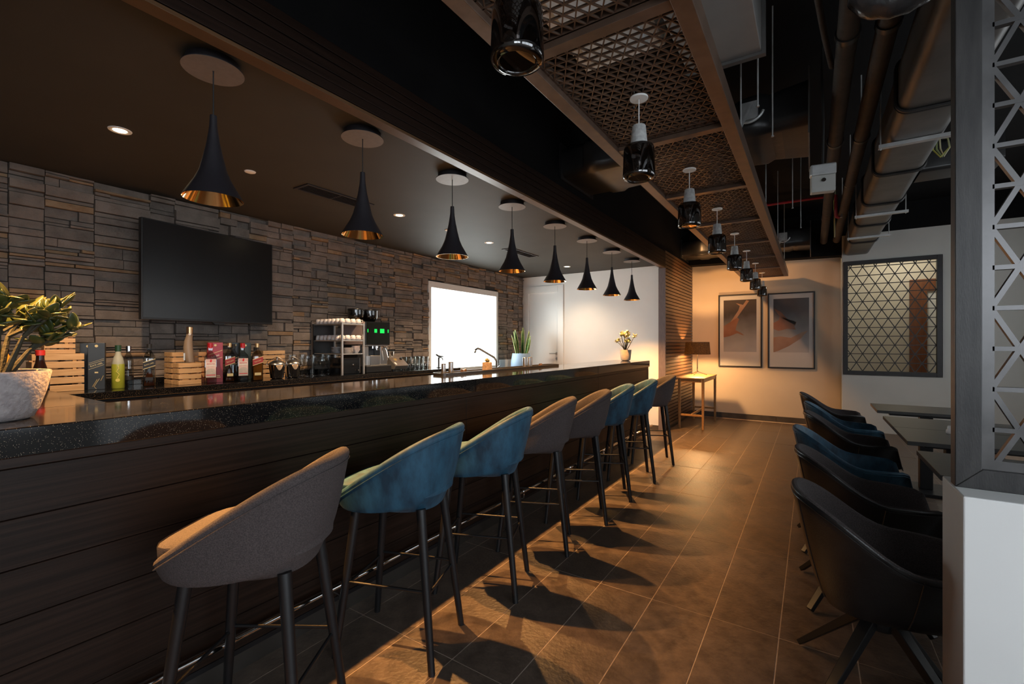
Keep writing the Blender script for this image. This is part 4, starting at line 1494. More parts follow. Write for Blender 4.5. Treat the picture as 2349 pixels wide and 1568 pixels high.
# ------------------------------------------------------------------ bottles and boxes
M_AMBER = mat('amber_liquor', (.30, .095, .012), .08, col2=(.36, .13, .02), scale=9, spec=.6)
M_AMBERD = mat('dark_liquor', (.070, .018, .005), .08, col2=(.12, .034, .008), scale=9, spec=.6)
M_LIME = mat('lime_liqueur', (.30, .32, .03), .25, col2=(.34, .35, .04), scale=4)
M_FROST = mat('frosted_glass', (.33, .33, .27), .45, col2=(.37, .37, .30), scale=5)
M_GOLDCAP = mat('gold_cap', (.62, .42, .20), .3, .8, col2=(.66, .46, .24), scale=20)
M_REDCAP = mat('red_cap', (.36, .008, .014), .35, col2=(.42, .012, .018), scale=20)
M_GREENCAP = mat('green_cap', (.012, .045, .02), .4, col2=(.016, .055, .025), scale=20)
M_LABELB = mat('black_paper', (.012, .011, .011), .5, col2=(.016, .015, .015), scale=30)
M_LABELR = mat('red_paper', (.28, .018, .018), .5, col2=(.33, .025, .025), scale=30)
M_LABELW = mat('white_paper', (.62, .58, .56), .6, col2=(.68, .63, .60), scale=30)
M_LABELP = mat('pink_white_paper', (.52, .38, .37), .6, col2=(.64, .50, .48), scale=22)
M_BOXRED = mat('red_carton', (.30, .010, .018), .35, col2=(.36, .016, .024), scale=9)
M_BOXBLK = mat('black_carton', (.014, .015, .015), .35, col2=(.019, .02, .02), scale=9)
M_BOXGRN = mat('green_carton', (.03, .045, .035), .4, col2=(.045, .06, .05), scale=9)


def tprint(me, parent, loc, roll=0.0, sx=1.0, sz=1.0):
    """flat lettering on a face that looks along +x of the parent"""
    o = put(me, 'lettering', parent)
    rot = Matrix.Rotation(PI / 2, 4, 'Z') @ Matrix.Rotation(PI / 2, 4, 'X')
    o.matrix_local = Matrix.Translation(loc) @ Matrix.Rotation(roll, 4, 'X') @ rot @ Matrix.Diagonal((sx, sz, 1, 1))
    return o


FACE = R(-19)   # labels look towards the room


def square_bottle(lab, x, y, H_, hw, liquid, fill, cap, band, text, group, body='bottle', rz=FACE):
    """tall square whisky bottle with a slanted label"""
    t = thing('liquor_bottle', lab, 'bottle', (x, y, CT), rz, group)
    q = H_ / .318
    prof = [(0, 0), (hw * .92, 0), (hw, .006), (hw, .205 * q), (hw * .93, .225 * q), (hw * .60, .250 * q), (.014, .266 * q), (.0135, .292 * q)]
    B().lathe(prof, 32, sq=.62).obj('glass', M_BOTTLE, t, smooth=True)
    fr = [(r * .93, z + (.004 if z < .01 else 0)) for r, z in prof if z <= fill * q] + [(0, fill * q)]
    B().lathe(fr, 32, sq=.62).obj('liquor', liquid, t, smooth=True)
    B().lathe([(.0135, .282 * q), (.0155, .283 * q), (.0155, .317 * q), (.0135, .318 * q), (0, .318 * q)], 20).obj('cap', cap, t, smooth=True)
    r = hw * 1.0 + .0012
    al = R(20)
    sl = math.tan(al)
    w_ = hw * .98

    def slant(z0, z1, dx, m, nm):
        return B().prism([(-w_, z0 - w_ * sl), (w_, z0 + w_ * sl), (w_, z1 + w_ * sl), (-w_, z1 - w_ * sl)], r - .001, r + dx, axis=0).obj(nm, m, t, fix=True)
    lb = slant(.145 * q, .190 * q, .0008, band, 'label')
    B().prism([(-w_, .140 * q - w_ * sl), (w_, .140 * q + w_ * sl), (w_, .1445 * q + w_ * sl), (-w_, .1445 * q - w_ * sl)], r - .001, r + .0008, axis=0).obj('gold_line', M_INKGOLD, lb, fix=True)
    B().prism([(-w_, .1905 * q - w_ * sl), (w_, .1905 * q + w_ * sl), (w_, .195 * q + w_ * sl), (-w_, .195 * q - w_ * sl)], r - .001, r + .0008, axis=0).obj('gold_line', M_INKGOLD, lb, fix=True)
    tprint(text, lb, (r + .0012, 0, .1675 * q), al, .78)
    B().box(r - .001, r + .0008, -w_ * .62, w_ * .62, .045 * q, .068 * q).obj('small_label', M_INKGOLD if band is M_LABELR else M_LABELB, t)
    return t


def gin_bottle(lab, x, y, group):
    t = thing('gin_bottle', lab, 'bottle', (x, y, CT), FACE, group)
    hw = .041
    prof = [(0, 0), (hw * .93, 0), (hw, .006), (hw, .205), (hw * .88, .222), (.017, .246), (.0145, .256), (.0145, .285)]
    B().lathe(prof, 32, sq=.78).obj('glass', M_BOTTLE, t, smooth=True)
    B().lathe([(.0145, .278), (.0175, .279), (.0175, .318), (.015, .320), (0, .320)], 20).obj('cap', M_REDCAP, t, smooth=True)
    r = hw + .0012
    lb = B().box(r - .001, r + .0006, -.034, .034, .05, .195).obj('label', M_LABELP, t)
    B().box(r + .0007, r + .0013, -.033, .033, .138, .168).obj('name_panel', M_LABELW, lb)
    tprint(T_BEEF, lb, (r + .0016, 0, .156), 0, .72)
    B().prism([(-.033, .10), (-.018, .118), (0, .122), (.018, .118), (.033, .10), (.033, .052), (-.033, .052)], r + .0006, r + .0010, axis=0).obj('tower_print', mat('label_tower_grey', (.36, .36, .33), .6, col2=(.48, .40, .38), scale=60), lb, fix=True)
    B().box(r + .0011, r + .0014, -.030, .030, .066, .072).obj('red_line', M_INKRED, lb)
    B().prism([(-.007, .170), (.004, .168), (.008, .185), (.002, .194), (-.005, .188)], r + .0006, r + .0013, axis=0).obj('red_figure', M_INKRED, lb, fix=True)
    return t


def carton(lab, x, y, wd, dp, H_, m, text=None, rz=FACE, deco=None, cat='box'):
    t = thing('bottle_carton', lab, cat, (x, y, CT), rz, 'spirit cartons on the back counter')
    B().box(-dp, 0, -wd / 2, wd / 2, 0, H_).obj('carton', m, t, bevel=.0015)
    r = .0003
    B().prism([(.009 * math.cos(a) + 0, H_ - .022 + .009 * math.sin(a)) for a in [2 * PI * k / 14 for k in range(14)]], 0, r + .0006, axis=0).obj('crest', M_INKGOLD, t, fix=True)
    if text:
        zt = H_ * .53 if deco == 'black' else H_ * .66
        al = R(20)
        sl = math.tan(al)
        w_ = wd / 2
        for dz in ((-.017, -.015), (.015, .017), (.026, .0275)) if deco == 'black' else ((-.030, -.026), (.026, .030)):
            B().prism([(-w_ * .9, zt + dz[0] - w_ * sl), (w_ * .9, zt + dz[0] + w_ * sl), (w_ * .9, zt + dz[1] + w_ * sl), (-w_ * .9, zt + dz[1] - w_ * sl)], 0, r + .0004, axis=0).obj('gold_line', M_INKGOLD, t, fix=True)
        tprint(text, t, (r + .0006, 0, zt), al, .72)
    if deco == 'black':
        for pts in (((-.02, .02), (-.005, .05), (.004, .07)), ((.0, .005), (-.012, .02), (.0, .045), (.016, .075)), ((.022, .06), (.036, .095))):
            B().tube([(r, y_, z_) for y_, z_ in pts], .0016, 5).obj('striding_line', M_INKGOLD, t)
        B().box(0, r + .0006, -.009, .009, H_ * .35, H_ * .38).obj('badge', M_INKGOLD, t)
    if deco == 'red':
        B().box(0, r + .0004, -wd * .36, wd * .30, H_ * .16, H_ * .175).obj('gold_text_line', M_INKGOLD, t)
        B().box(0, r + .0004, -wd * .30, wd * .34, H_ * .12, H_ * .135).obj('gold_text_line', M_INKGOLD, t)
    return t


t = thing('sauce_bottle', 'dark bottle with a red cap behind the jade plant', 'bottle', (-3.98, .745, CT))
B().lathe([(0, 0), (.038, 0), (.042, .006), (.042, .10), (.036, .15), (.022, .20), (.019, .225), (.019, .245)], 28).obj('glass', mat('dark_sauce_glass', (.016, .006, .004), .12, col2=(.022, .008, .005), scale=6), t, smooth=True)
B().lathe([(.019, .243), (.0225, .244), (.0225, .274), (.020, .276), (0, .276)], 24).obj('cap', mat('bright_red_cap', (.55, .02, .015), .35, col2=(.6, .03, .02), scale=9), t, smooth=True)
B().lathe([(.0424, .04), (.0424, .085)], 28).obj('label', mat('blue_black_label', (.02, .03, .06), .5, col2=(.03, .045, .08), scale=30), t, smooth=True)
t = thing('orange_bottle', 'orange bottle at the left edge behind the jade plant', 'bottle', (-3.85, .575, 1.1004))
B().lathe([(0, 0), (.040, 0), (.044, .006), (.044, .10), (.030, .15), (.016, .18), (.016, .21)], 28).obj('glass', mat('orange_drink', (.60, .24, .02), .2, col2=(.66, .30, .03), scale=5), t, smooth=True)
B().lathe([(.016, .205), (.020, .206), (.020, .232), (0, .233)], 20).obj('cap', M_GOLDCAP, t, smooth=True)

carton('black whisky carton with gold slanted lettering beside the big crate', -4.12, 1.045, .088, .085, .322, M_BOXBLK, T_BLACK, deco='black')
carton('plain black whisky carton half hidden behind the lettered one', -4.24, 1.03, .085, .085, .320, M_BOXBLK)
t = thing('liqueur_bottle', 'frosted bottle of yellow green liqueur with a dark green cap', 'bottle', (-4.10, 1.157, CT), FACE)
B().lathe([(.034, .17), (.033, .185), (.027, .215), (.017, .24), (.015, .27)], 28).obj('glass', M_FROST, t, smooth=True)
B().lathe([(0, 0), (.034, 0), (.0365, .005), (.0365, .15), (.0355, .172), (0, .172)], 28).obj('liqueur', M_LIME, t, smooth=True)
B().lathe([(.015, .262), (.0178, .263), (.0178, .305), (0, .306)], 20).obj('cap', M_GREENCAP, t, smooth=True)
B().tube([(.0375, -.002, .075), (.0375, .008, .10), (.0375, -.008, .12), (.0375, .006, .142), (.0375, 0, .16)], .0028, 6).obj('lemon_swirl', mat('yellow_print', (.62, .52, .10), .5, col2=(.66, .56, .12), scale=30), t, smooth=True)
B().prism([(.012 * math.cos(2 * PI * k / 16), .06 + .012 * math.sin(2 * PI * k / 16)) for k in range(16)], .036, .0378, axis=0).obj('lemon_print', MATS['yellow_print'], t, fix=True)
t = thing('vodka_bottle', 'slim clear bottle between the green liqueur and the black label whisky', 'bottle', (-4.20, 1.245, CT), FACE)
B().lathe([(0, 0), (.028, 0), (.030, .005), (.030, .19), (.024, .22), (.014, .242), (.0135, .268)], 28).obj('glass', M_BOTTLE, t, smooth=True)
B().lathe([(.0135, .26), (.0165, .261), (.0165, .298), (0, .300)], 20).obj('cap', M_CHROME, t, smooth=True)
B().lathe([(.0304, .05), (.0304, .08)], 28).obj('label', M_LABELB, t, smooth=True)
square_bottle('whisky bottle with a black slanted label standing alone before the stone wall', -4.12, 1.345, .314, .037, M_AMBERD, .195, M_LABELB, M_LABELB, T_BLACKS, 'slant label whisky bottles')
t = thing('frosted_bottle', 'tall curved frosted bottle with a copper cap on the little crate', 'bottle', (-4.075, 1.58, 1.1878), FACE)
rows = []
for z, y_, w_, d_ in ((0, .010, .030, .026), (.004, .010, .033, .030), (.06, .004, .033, .030), (.12, 0, .031, .028), (.17, .002, .027, .024), (.205, .008, .022, .020), (.225, .010, .020, .018)):
    rows.append([(d_ * math.cos(2 * PI * q / 24), y_ + w_ * math.sin(2 * PI * q / 24), z) for q in range(24)])
B().rows(rows[::-1], cap1=True).obj('glass', mat('frosted_amber_glass', (.23, .165, .115), .38, col2=(.27, .20, .14), scale=4), t, smooth=True, fix=True)
B().lathe([(.020, .223), (.0215, .224), (.0215, .278), (.019, .280), (0, .280)], 24, c=(0, .010, 0)).obj('cap', mat('copper_cap', (.66, .40, .22), .25, 1.0, rvar=.05, scale=12), t, smooth=True)
B().prism([(.010 + .0085 * math.cos(2 * PI * k / 14), .222 + .0085 * math.sin(2 * PI * k / 14)) for k in range(14)], .019, .0235, axis=0).obj('seal', M_LABELW, t, fix=True)
B().box(.018, .031, -.030, -.020, .02, .075).obj('tax_strip', mat('pale_blue_strip', (.45, .52, .60), .5, col2=(.5, .56, .63), scale=30), t)

gin_bottle('left gin bottle with a red cap before the red carton', -3.985, 1.70, 'gin bottles')
carton('red whisky carton with white slanted lettering behind the left gin bottle', -4.068, 1.772, .105, .085, .325, M_BOXRED, T_RED, deco='red')
square_bottle('red label whisky bottle between the red carton and the right gin bottle', -4.065, 1.880, .322, .036, M_AMBERD, .150, M_GOLDCAP, M_LABELR, T_REDS, 'slant label whisky bottles')
square_bottle('black label whisky bottle half hidden behind the red label one', -4.14, 1.945, .312, .034, M_AMBERD, .20, M_LABELB, M_LABELB, T_BLACKS, 'slant label whisky bottles')
carton('slim black carton behind the right gin bottle', -4.30, 2.035, .06, .06, .325, M_BOXBLK)
gin_bottle('right gin bottle with a red cap before the green carton', -3.985, 1.945, 'gin bottles')
carton('dark green whisky carton behind the right gin bottle', -4.20, 2.075, .085, .08, .322, M_BOXGRN)
square_bottle('amber whisky bottle with a red slanted label left of the ice buckets', -4.00, 2.072, .318, .040, M_AMBER, .215, M_GOLDCAP, M_LABELR, T_REDS, 'slant label whisky bottles')
square_bottle('plain amber bottle behind the red label whisky by the green carton', -4.13, 2.125, .285, .036, M_AMBER, .215, M_LABELB, M_LABELB, T_BLACKS, 'slant label whisky bottles')


# ------------------------------------------------------------------ ice buckets, stem glasses
def bucket(lab, x, y):
    t = thing('ice_bucket', lab, 'ice bucket', (x, y, CT), R(40), 'steel ice buckets')
    B().lathe([(0, 0), (.040, 0), (.052, .005), (.055, .012), (.068, .120), (.070, .124), (.066, .124), (.064, .118), (0, .116)], 36).obj('body', M_CHROME, t, smooth=True)
    B().lathe([(.0705, .125), (.070, .133), (.055, .148), (.025, .166), (0, .170)], 36).obj('lid', M_STEEL, t, smooth=True)
    B().lathe([(.004, .168), (.004, .176), (.009, .180), (.010, .186), (.006, .192), (0, .193)], 16).obj('knob', M_CHROME, t, smooth=True)
    B().tube([(.066, 0, .105), (.088, 0, .115), (.080, 0, .155), (.0, 0, .198), (-.080, 0, .155), (-.088, 0, .115), (-.066, 0, .105)], .0028, 8).obj('bail_handle', M_STEEL, t, smooth=True)


bucket('left steel ice bucket with a lid beside the whisky bottle', -4.05, 2.275)
bucket('right steel ice bucket with a lid beside the stem glasses', -4.05, 2.425)


def stem_glass(lab, x, y, H_, r, kind, group):
    t = thing('stem_glass', lab, 'glass', (x, y, CT), 0, group)
    if kind == 'wine':
        bowl = [(.004, .085), (.02, .092), (r, .13), (r, .15), (r * .80, H_)]
    else:
        bowl = [(.004, .062), (.014, .072), (r * .8, .12), (r, H_ - .02), (r * .92, H_)]
    z0 = bowl[0][1]
    B().lathe(bowl, 24).obj('bowl', M_CLEAR, t, smooth=True)
    B().lathe([(.004, z0), (.0035, z0 * .5), (.005, .012), (.012, .005)], 12).obj('stem', M_CLEAR, t, smooth=True)
    B().lathe([(.012, .005), (r * 1.02, .002), (r * 1.02, 0), (0, 0)], 24).obj('foot', M_CLEAR, t, smooth=True)


stem_glass('left beer tulip glass standing before the cup rack', -4.09, 2.595, .200, .030, 'tulip', 'stem glasses')
stem_glass('right beer tulip glass between the ice bucket and the wine glass', -4.09, 2.665, .198, .029, 'tulip', 'stem glasses')
stem_glass('round wine glass standing before the cup rack', -4.09, 2.755, .202, .048, 'wine', 'stem glasses')
for k, (x, y) in enumerate(((-4.22, 2.50), (-4.26, 2.56), (-4.22, 2.62), (-4.28, 2.67), (-4.20, 2.84), (-4.24, 2.93), (-4.24, 3.02))):
    stem_glass('clear tulip glass in the group behind and beneath the cup rack', x, y, .21, .031, 'tulip', 'tulip glasses behind')

# ------------------------------------------------------------------ cup rack with cups, plates, bowls, black dispenser
RX0, RX1, RY0, RY1 = -4.39, -3.90, 2.850, 3.110
rk = thing('cup_rack', 'aluminium and black shelf rack loaded with upturned cups and plates', 'rack', (0, 0, CT))
M_ALU = mat('aluminium', (.62, .60, .57), .35, .9, col2=(.68, .66, .63), scale=20)
for (x, y) in ((RX1, RY0), (RX1, RY1), (RX0, RY0), (RX0, RY1)):
    B().box(x - .009, x + .009, y - .009, y + .009, 0, .525).obj('post', M_ALU, rk, bevel=.0015)
SHZ = (.205, .340, .508)
for z in SHZ:
    B().box(RX0 + .010, RX1 - .010, RY0 + .0, RY1 - .0, z, z + .010).obj('shelf', M_ALU, rk, bevel=.001)
B().box(RX0 - .003, RX0 + .0, RY0 + .010, RY1 - .010, .19, .52).obj('back_panel', M_PLASTIC, rk)
B().box(RX0 + .01, RX0 + .03, RY0 - .011, RY0 - .001, .20, .52).obj('edge_strip', M_PLASTIC, rk)
cup = B().lathe([(0, .052), (.016, .052), (.022, .049), (.027, .030), (.0305, 0), (.0290, 0), (.0255, .028), (.020, .046), (0, .049)], 20)
cup_me = cup.mesh('cup_body', M_PORC)
cup_me.polygons.foreach_set('use_smooth', [True] * len(cup_me.polygons))
h_me = B().tube([(.026, 0, .040), (.040, 0, .042), (.045, 0, .028), (.040, 0, .014), (.0285, 0, .012)], .003, 6).mesh('handle', M_PORC)
ORD = ['first', 'second', 'third', 'fourth', 'fifth', 'sixth', 'seventh', 'eighth', 'ninth']
for zi, (shz, nm) in enumerate(((SHZ[2], 'top'), (SHZ[1], 'middle'))):
    for k in range(7):
        x = RX0 + .05 + k * .0655
        t = thing('cup', 'upturned porcelain cup, %s from the wall in the left row on the %s rack shelf' % (ORD[k], nm), 'cup', (x, RY0 + .034, CT + shz + .0103), 0, 'cups on the %s shelf left row' % nm)
        put(cup_me, 'cup_body', t)
        put(h_me, 'handle', t, (0, 0, 0), (0, 0, R(90)))
    for k in range(3):
        t = thing('cup', 'upturned cup, %s after the corner in the front row on the %s rack shelf' % (ORD[k], nm), 'cup', (RX0 + .05 + 6 * .0655, RY0 + .034 + (k + 1) * .0655, CT + shz + .0103), 0, 'cups on the %s shelf front row' % nm)
        put(cup_me, 'cup_body', t)
        put(h_me, 'handle', t, (0, 0, 0), (0, 0, R(60)))
pz = CT + SHZ[0] + .0103
pl_me = B().lathe([(0, 0), (.03, 0), (.034, .002), (.058, .0065), (.058, .008), (.033, .0045), (0, .003)], 28).mesh('plate_body', M_PORC)
for (x, y, n_, lab) in ((-4.10, 2.935, 9, '%s saucer from the bottom of the left stack on the low rack shelf'), (-3.975, 2.965, 8, '%s saucer from the bottom of the right stack on the low rack shelf')):
    for k in range(n_):
        tag(put(pl_me, 'saucer', None, (x, y, pz + k * .0072), (0, 0, 0)), lab % ORD[k], 'saucer', 'stacked saucers')
bw_me = B().lathe([(0, 0), (.020, 0), (.024, .003), (.044, .036), (.048, .040), (.0465, .0405), (.022, .006), (0, .005)], 28, sq=.7).mesh('bowl_body', M_PORC)
for k in range(4):
    tag(put(bw_me, 'bowl', None, (-3.965, 3.063, pz + k * .0125), (0, 0, 0), (.8, .8, 1)), '%s square bowl from the bottom of the nested stack on the low rack shelf' % ORD[k], 'bowl', 'nested square bowls')
gl_me = B().box(-.03, .03, -.03, .03, 0, .05).mesh('jar_body', M_CLEAR)
ds = thing('hot_water_box', 'glossy black box with a small chrome tap under the cup rack', 'appliance', (-3.925, 2.985, CT))
B().box(-.22, 0, -.108, .108, .004, .172).obj('case', mat('gloss_black', (.008, .009, .011), .09, col2=(.010, .011, .013), scale=3), ds, bevel=.008, seg=3)
B().box(-.21, -.01, -.10, .10, .0, .005).obj('foot', M_PLASTIC, ds)
B().lathe([(0, 0), (.008, 0), (.009, .008), (0, .010)], 14).obj('button', M_CHROME, ds, loc=(.0, .012, .10)).rotation_euler = (0, R(90), 0)
B().tube([(0, .062, .045), (.02, .062, .045), (.026, .062, .034)], .006, 8).obj('tap', M_CHROME, ds, smooth=True)

# ------------------------------------------------------------------ coffee machine
cm = thing('coffee_machine', 'black and steel bean to cup coffee machine with a lit green screen', 'coffee machine', (-4.00, 3.385, CT))
B().box(-.36, .02, -.175, .175, 0, .072).obj('drip_tray', M_PLASTIC, cm, bevel=.006)
B().box(-.355, .012, -.165, .165, .0722, .076).obj('grid', M_STEEL, cm)
B().box(-.37, -.14, -.165, .165, .076, .30).obj('rear_body', M_PLASTIC, cm, bevel=.004)
B().box(-.14, -.035, -.165, -.10, .076, .285).obj('side_column', M_STEEL, cm, bevel=.006)
B().box(-.14, -.035, .06, .165, .076, .285).obj('side_column', M_STEEL, cm, bevel=.006)
B().box(-.14, .0, -.105, .03, .076, .185).obj('cup_box', M_STEEL, cm, bevel=.005)
hd = B().box(-.37, .0, -.172, .172, .300, .555).obj('head', MATS['gloss_black'], cm, bevel=.008, seg=3)
B().box(-.36, -.01, -.180, -.172, .305, .550).obj('side_panel', mat('rose_panel', (.50, .36, .33), .4, col2=(.54, .40, .37), scale=8), cm, bevel=.002)
B().box(.0002, .0022, -.158, .158, .32, .54).obj('glass_front', mat('gloss_screen', (.006, .007, .006), .05, col2=(.008, .009, .008), scale=3), hd)
M_GREENLED = emission('green_display', (.02, .75, .10), 1.1)
for (y_, z_, w_, h2) in ((.055, .455, .030, .024), (-.035, .455, .018, .020), (.14, .455, .006, .018), (-.14, .455, .005, .018)):
    B().box(.0024, .0034, y_ - w_, y_ + w_, z_ - h2, z_ + h2).obj('display', M_GREENLED, hd)
B().box(-.34, -.02, -.160, .160, .288, .300).obj('underside', M_STEEL, cm)
for (x0_, lab_) in ((-.165, 0), (.02, 1)):
    hp = B().lathe([(.050, .57), (.080, .600), (.086, .625), (.086, .690)], 30, c=(-.14, x0_ - .02, -.012)).obj('bean_hopper', glassy('dark_hopper', (.22, .20, .18), 1.5, .03, .08), cm, smooth=True)
    B().lathe([(0, .69), (.088, .69), (.089, .696), (.084, .704), (0, .706)], 30, c=(-.14, x0_ - .02, -.012)).obj('hopper_lid', M_PLASTIC, hp, smooth=True)
    B().lathe([(0, .572), (.046, .574), (.074, .602), (.078, .64), (0, .65)], 24, c=(-.14, x0_ - .02, -.012)).obj('coffee_beans', mat('coffee_beans', (.018, .009, .005), .4, col2=(.04, .02, .01), scale=90, bump=.8, bscale=120), hp, smooth=True)
b = B()
b.cyl((-.05, .02, .29), (-.05, .02, .245), .020, n=16)
b.cyl((-.07, -.02, .29), (-.07, -.02, .26), .014, n=12)
b.tube([(-.05, .02, .262), (-.01, .02, .258), (-.005, .02, .235)], .007, 8)
b.obj('brew_spout', M_CHROME, cm, smooth=True)
B().tube([(-.04, .10, .29), (-.01, .10, .262), (.0, .115, .235), (.002, .135, .16), (.0, .135, .13)], .0055, 8).obj('steam_wand', M_CHROME, cm, smooth=True)
# control box of the warmer beside it
ip = thing('warmer_unit', 'grey control box with a sloping panel and black knob by the coffee machine', 'appliance', (-4.015, 3.66, CT))
B().prism([(0, .018), (.03, .06), (-.10, .155), (-.30, .155), (-.30, .018)], -.03, .17, axis=1).obj('case', mat('taupe_metal', (.20, .175, .15), .4, .3, col2=(.23, .20, .175), scale=8), ip, bevel=.003, fix=True)
for x in (-.27, -.04):
    for y in (-.01, .14):
        B().cyl((x, y, 0), (x, y, .02), .010, n=10).obj('foot', M_PLASTIC, ip)
pn = B().box(-.075, .075, -.093, .093, 0, .002).obj('panel', mat('panel_brown', (.085, .06, .045), .45, col2=(.10, .07, .055), scale=20), ip, loc=(-.0345, .07, .1085))
pn.rotation_euler = (0, math.atan2(.095, .13), 0)
kb = B().lathe([(0, .018), (.014, .018), (.016, .012), (.017, 0)], 18).obj('knob', M_PLASTIC, pn, smooth=True, loc=(-.035, .055, .002))
B().box(.02, .06, -.088, -.066, .002, .003).obj('sticker', M_LABELW, pn)
B().box(-.045, -.037, -.05, -.01, .002, .003).obj('yellow_print', mat('yellow_ink', (.55, .36, .05), .5, col2=(.6, .4, .06), scale=20), pn)
B().box(-.025, -.017, -.05, -.01, .002, .003).obj('yellow_print', MATS['yellow_ink'], pn)
for (y, lab) in ((3.70, 'left small steel shaker cup on the grey control box'), (3.755, 'right small steel shaker cup on the grey control box')):
    t = thing('steel_cup', lab, 'cup', (-4.20, y, CT + .1555), 0, 'steel cups on the control box')
    B().lathe([(0, 0), (.024, 0), (.030, .066), (.0285, .066), (.023, .003), (0, .003)], 20).obj('body', M_CHROME, t, smooth=True)
    B().lathe([(.0298, .063), (.0312, .0655), (.0296, .068)], 20).obj('rolled_rim', M_CHROME, t, smooth=True)
tm_ = B().lathe([(0, .006), (.024, .006), (.026, .010), (.032, .150), (.0335, .150), (.028, .004), (.026, 0), (0, 0)], 20).mesh('tumbler_body', M_CLEAR)
tm_.polygons.foreach_set('use_smooth', [True] * len(tm_.polygons))
for r_ in range(2):
    for k in range(6):
        tag(put(tm_, 'tumbler', None, (-4.14 - .09 * r_, 3.90 + k * .074, CT)), '%s tall clear tumbler from the left in the %s row by the window' % (ORD[k], ('front', 'back')[r_]), 'glass', 'clear tumblers by the window')
ju = thing('soda_tap', 'small steel bar tap at the end of the back counter', 'tap', (-4.08, 4.45, CT))
B().lathe([(0, 0), (.032, 0), (.034, .006), (.014, .012), (.012, .10), (.014, .13), (0, .14)], 20).obj('column', M_DARKSTEEL, ju, smooth=True)
B().tube([(0, 0, .125), (.03, 0, .135), (.055, .01, .125), (.06, .012, .095)], .008, 10).obj('spout', M_DARKSTEEL, ju, smooth=True)
B().tube([(-.03, -.02, .175), (0, 0, .15), (.04, .05, .145)], [.012, .014, .006], 10).obj('lever', M_PLASTIC, ju, smooth=True)

# ------------------------------------------------------------------ services under the black ceiling
def rrect2(hw, hh, r, n=6):
    return rrect(hw, -hh, hh, r, n)


dm = thing('main_duct', 'long grey rounded air duct running under the black ceiling at the right', 'duct', (.57, 0, 2.83))
sec = [-1.2, .9, 2.35, 3.45, 4.65, 5.6, 6.55, 7.6, 8.64]
for a, c_ in zip(sec[:-1], sec[1:]):
    prof = rrect2(.152, .150, .055)
    B().rows([[(x, a + .012, z) for x, z in prof], [(x, c_ - .012, z) for x, z in prof]]).obj('duct_section', M_DUCTG, dm, smooth=True)
for yy in sec[1:-1]:
    for off_ in (-.014, .014):
        prof = rrect2(.160, .158, .062)
        pts = [(x, yy + off_, z) for x, z in prof]
        B().tube(pts, .010, 6, closed=True).obj('flange', M_DUCT, dm, smooth=True)
for yy in (1.9, 3.95, 6.0, 7.2):
    b = B()
    b.box(-.192, .24, yy - .02, yy + .02, -.175, -.152)
    b.cyl((-.180, yy, -.185), (-.180, yy, Z_SLAB - 2.83), .0045, n=6)
    b.cyl((.22, yy, -.185), (.22, yy, Z_SLAB - 2.83), .0045, n=6)
    b.obj('hanger', M_GALV, dm)
# side branch of the main duct
b = B()
prof = rrect2(.16, .115, .03)
B().rows([[(x_, 4.95 + y_, z_ - .02) for (y_, z_) in prof] for x_ in (.15, .35, .62)]).obj('branch', M_DUCT, dm, smooth=True)

for i, (yc, lab) in enumerate(((3.97, 'nearer black cross duct with a silver damper above the grille'), (8.38, 'farther black cross duct with a silver damper at the end of the grille'))):
    cdk = thing('cross_duct', lab, 'duct', (0, yc, 2.96), 0, 'black cross ducts above the grille')
    hw_ = .34 if i == 0 else .26
    prof = rrect2(hw_, .135, .07)

    def ring_(x, s_=1.0, dz=0):
        return [(x, y_ * s_, z_ * s_ + dz) for y_, z_ in prof]
    B().rows([ring_(X_SLAT + .0), ring_(-1.66), ring_(-1.63, 1.08), ring_(-1.52, 1.10), ring_(-1.47, 1.0), ring_(-1.2, .95), ring_(-.5, .95), ring_(-.42, 1.06), ring_(-.30, 1.10), ring_(-.25, 1.0), ring_(-.02, 1.12)]).obj('duct_body', M_DUCT, cdk, smooth=True)
    B().box(-.02, -.012, -hw_ - .07, hw_ + .07, -.24, .20).obj('end_plate', M_DUCTG, cdk)
    B().box(X_SLAT - .012, X_SLAT - .006 + .012, -hw_ - .02, hw_ + .02, -.158, .158).obj('wall_plate', M_DUCT, cdk)
    dp = B().box(-.42, -.31, -hw_ - .075, -hw_ - .045, -.06, .06).obj('damper', M_GALV, cdk, bevel=.002)
    pts = []
    for k in range(13):
        a = R(200 + 140 * k / 12)
        pts.append((-.365 + .095 * math.cos(a), -hw_ - .082, .01 + .095 * math.sin(a)))
    B().tube(pts, .010, 6).obj('quadrant', M_GALV, dp, smooth=True)
    B().bar((-.35, -hw_ - .09, .03), (-.44, -hw_ - .095, -.17), .018, .008, up=(0, 1, 0)).obj('lever', M_GALV, dp)
    B().rows([[(x, y_, z_) for y_, z_ in rrect2(hw_ - .02 + .006 * k, .138 + .006 * (k % 2), .07)] for k, x in enumerate((-.24, -.2, -.16, -.12, -.08))]).obj('canvas_sleeve', mat('brown_wrap', (.060, .040, .028), .35, col2=(.10, .068, .048), scale=8, bump=.4, bscale=14), cdk, smooth=True)

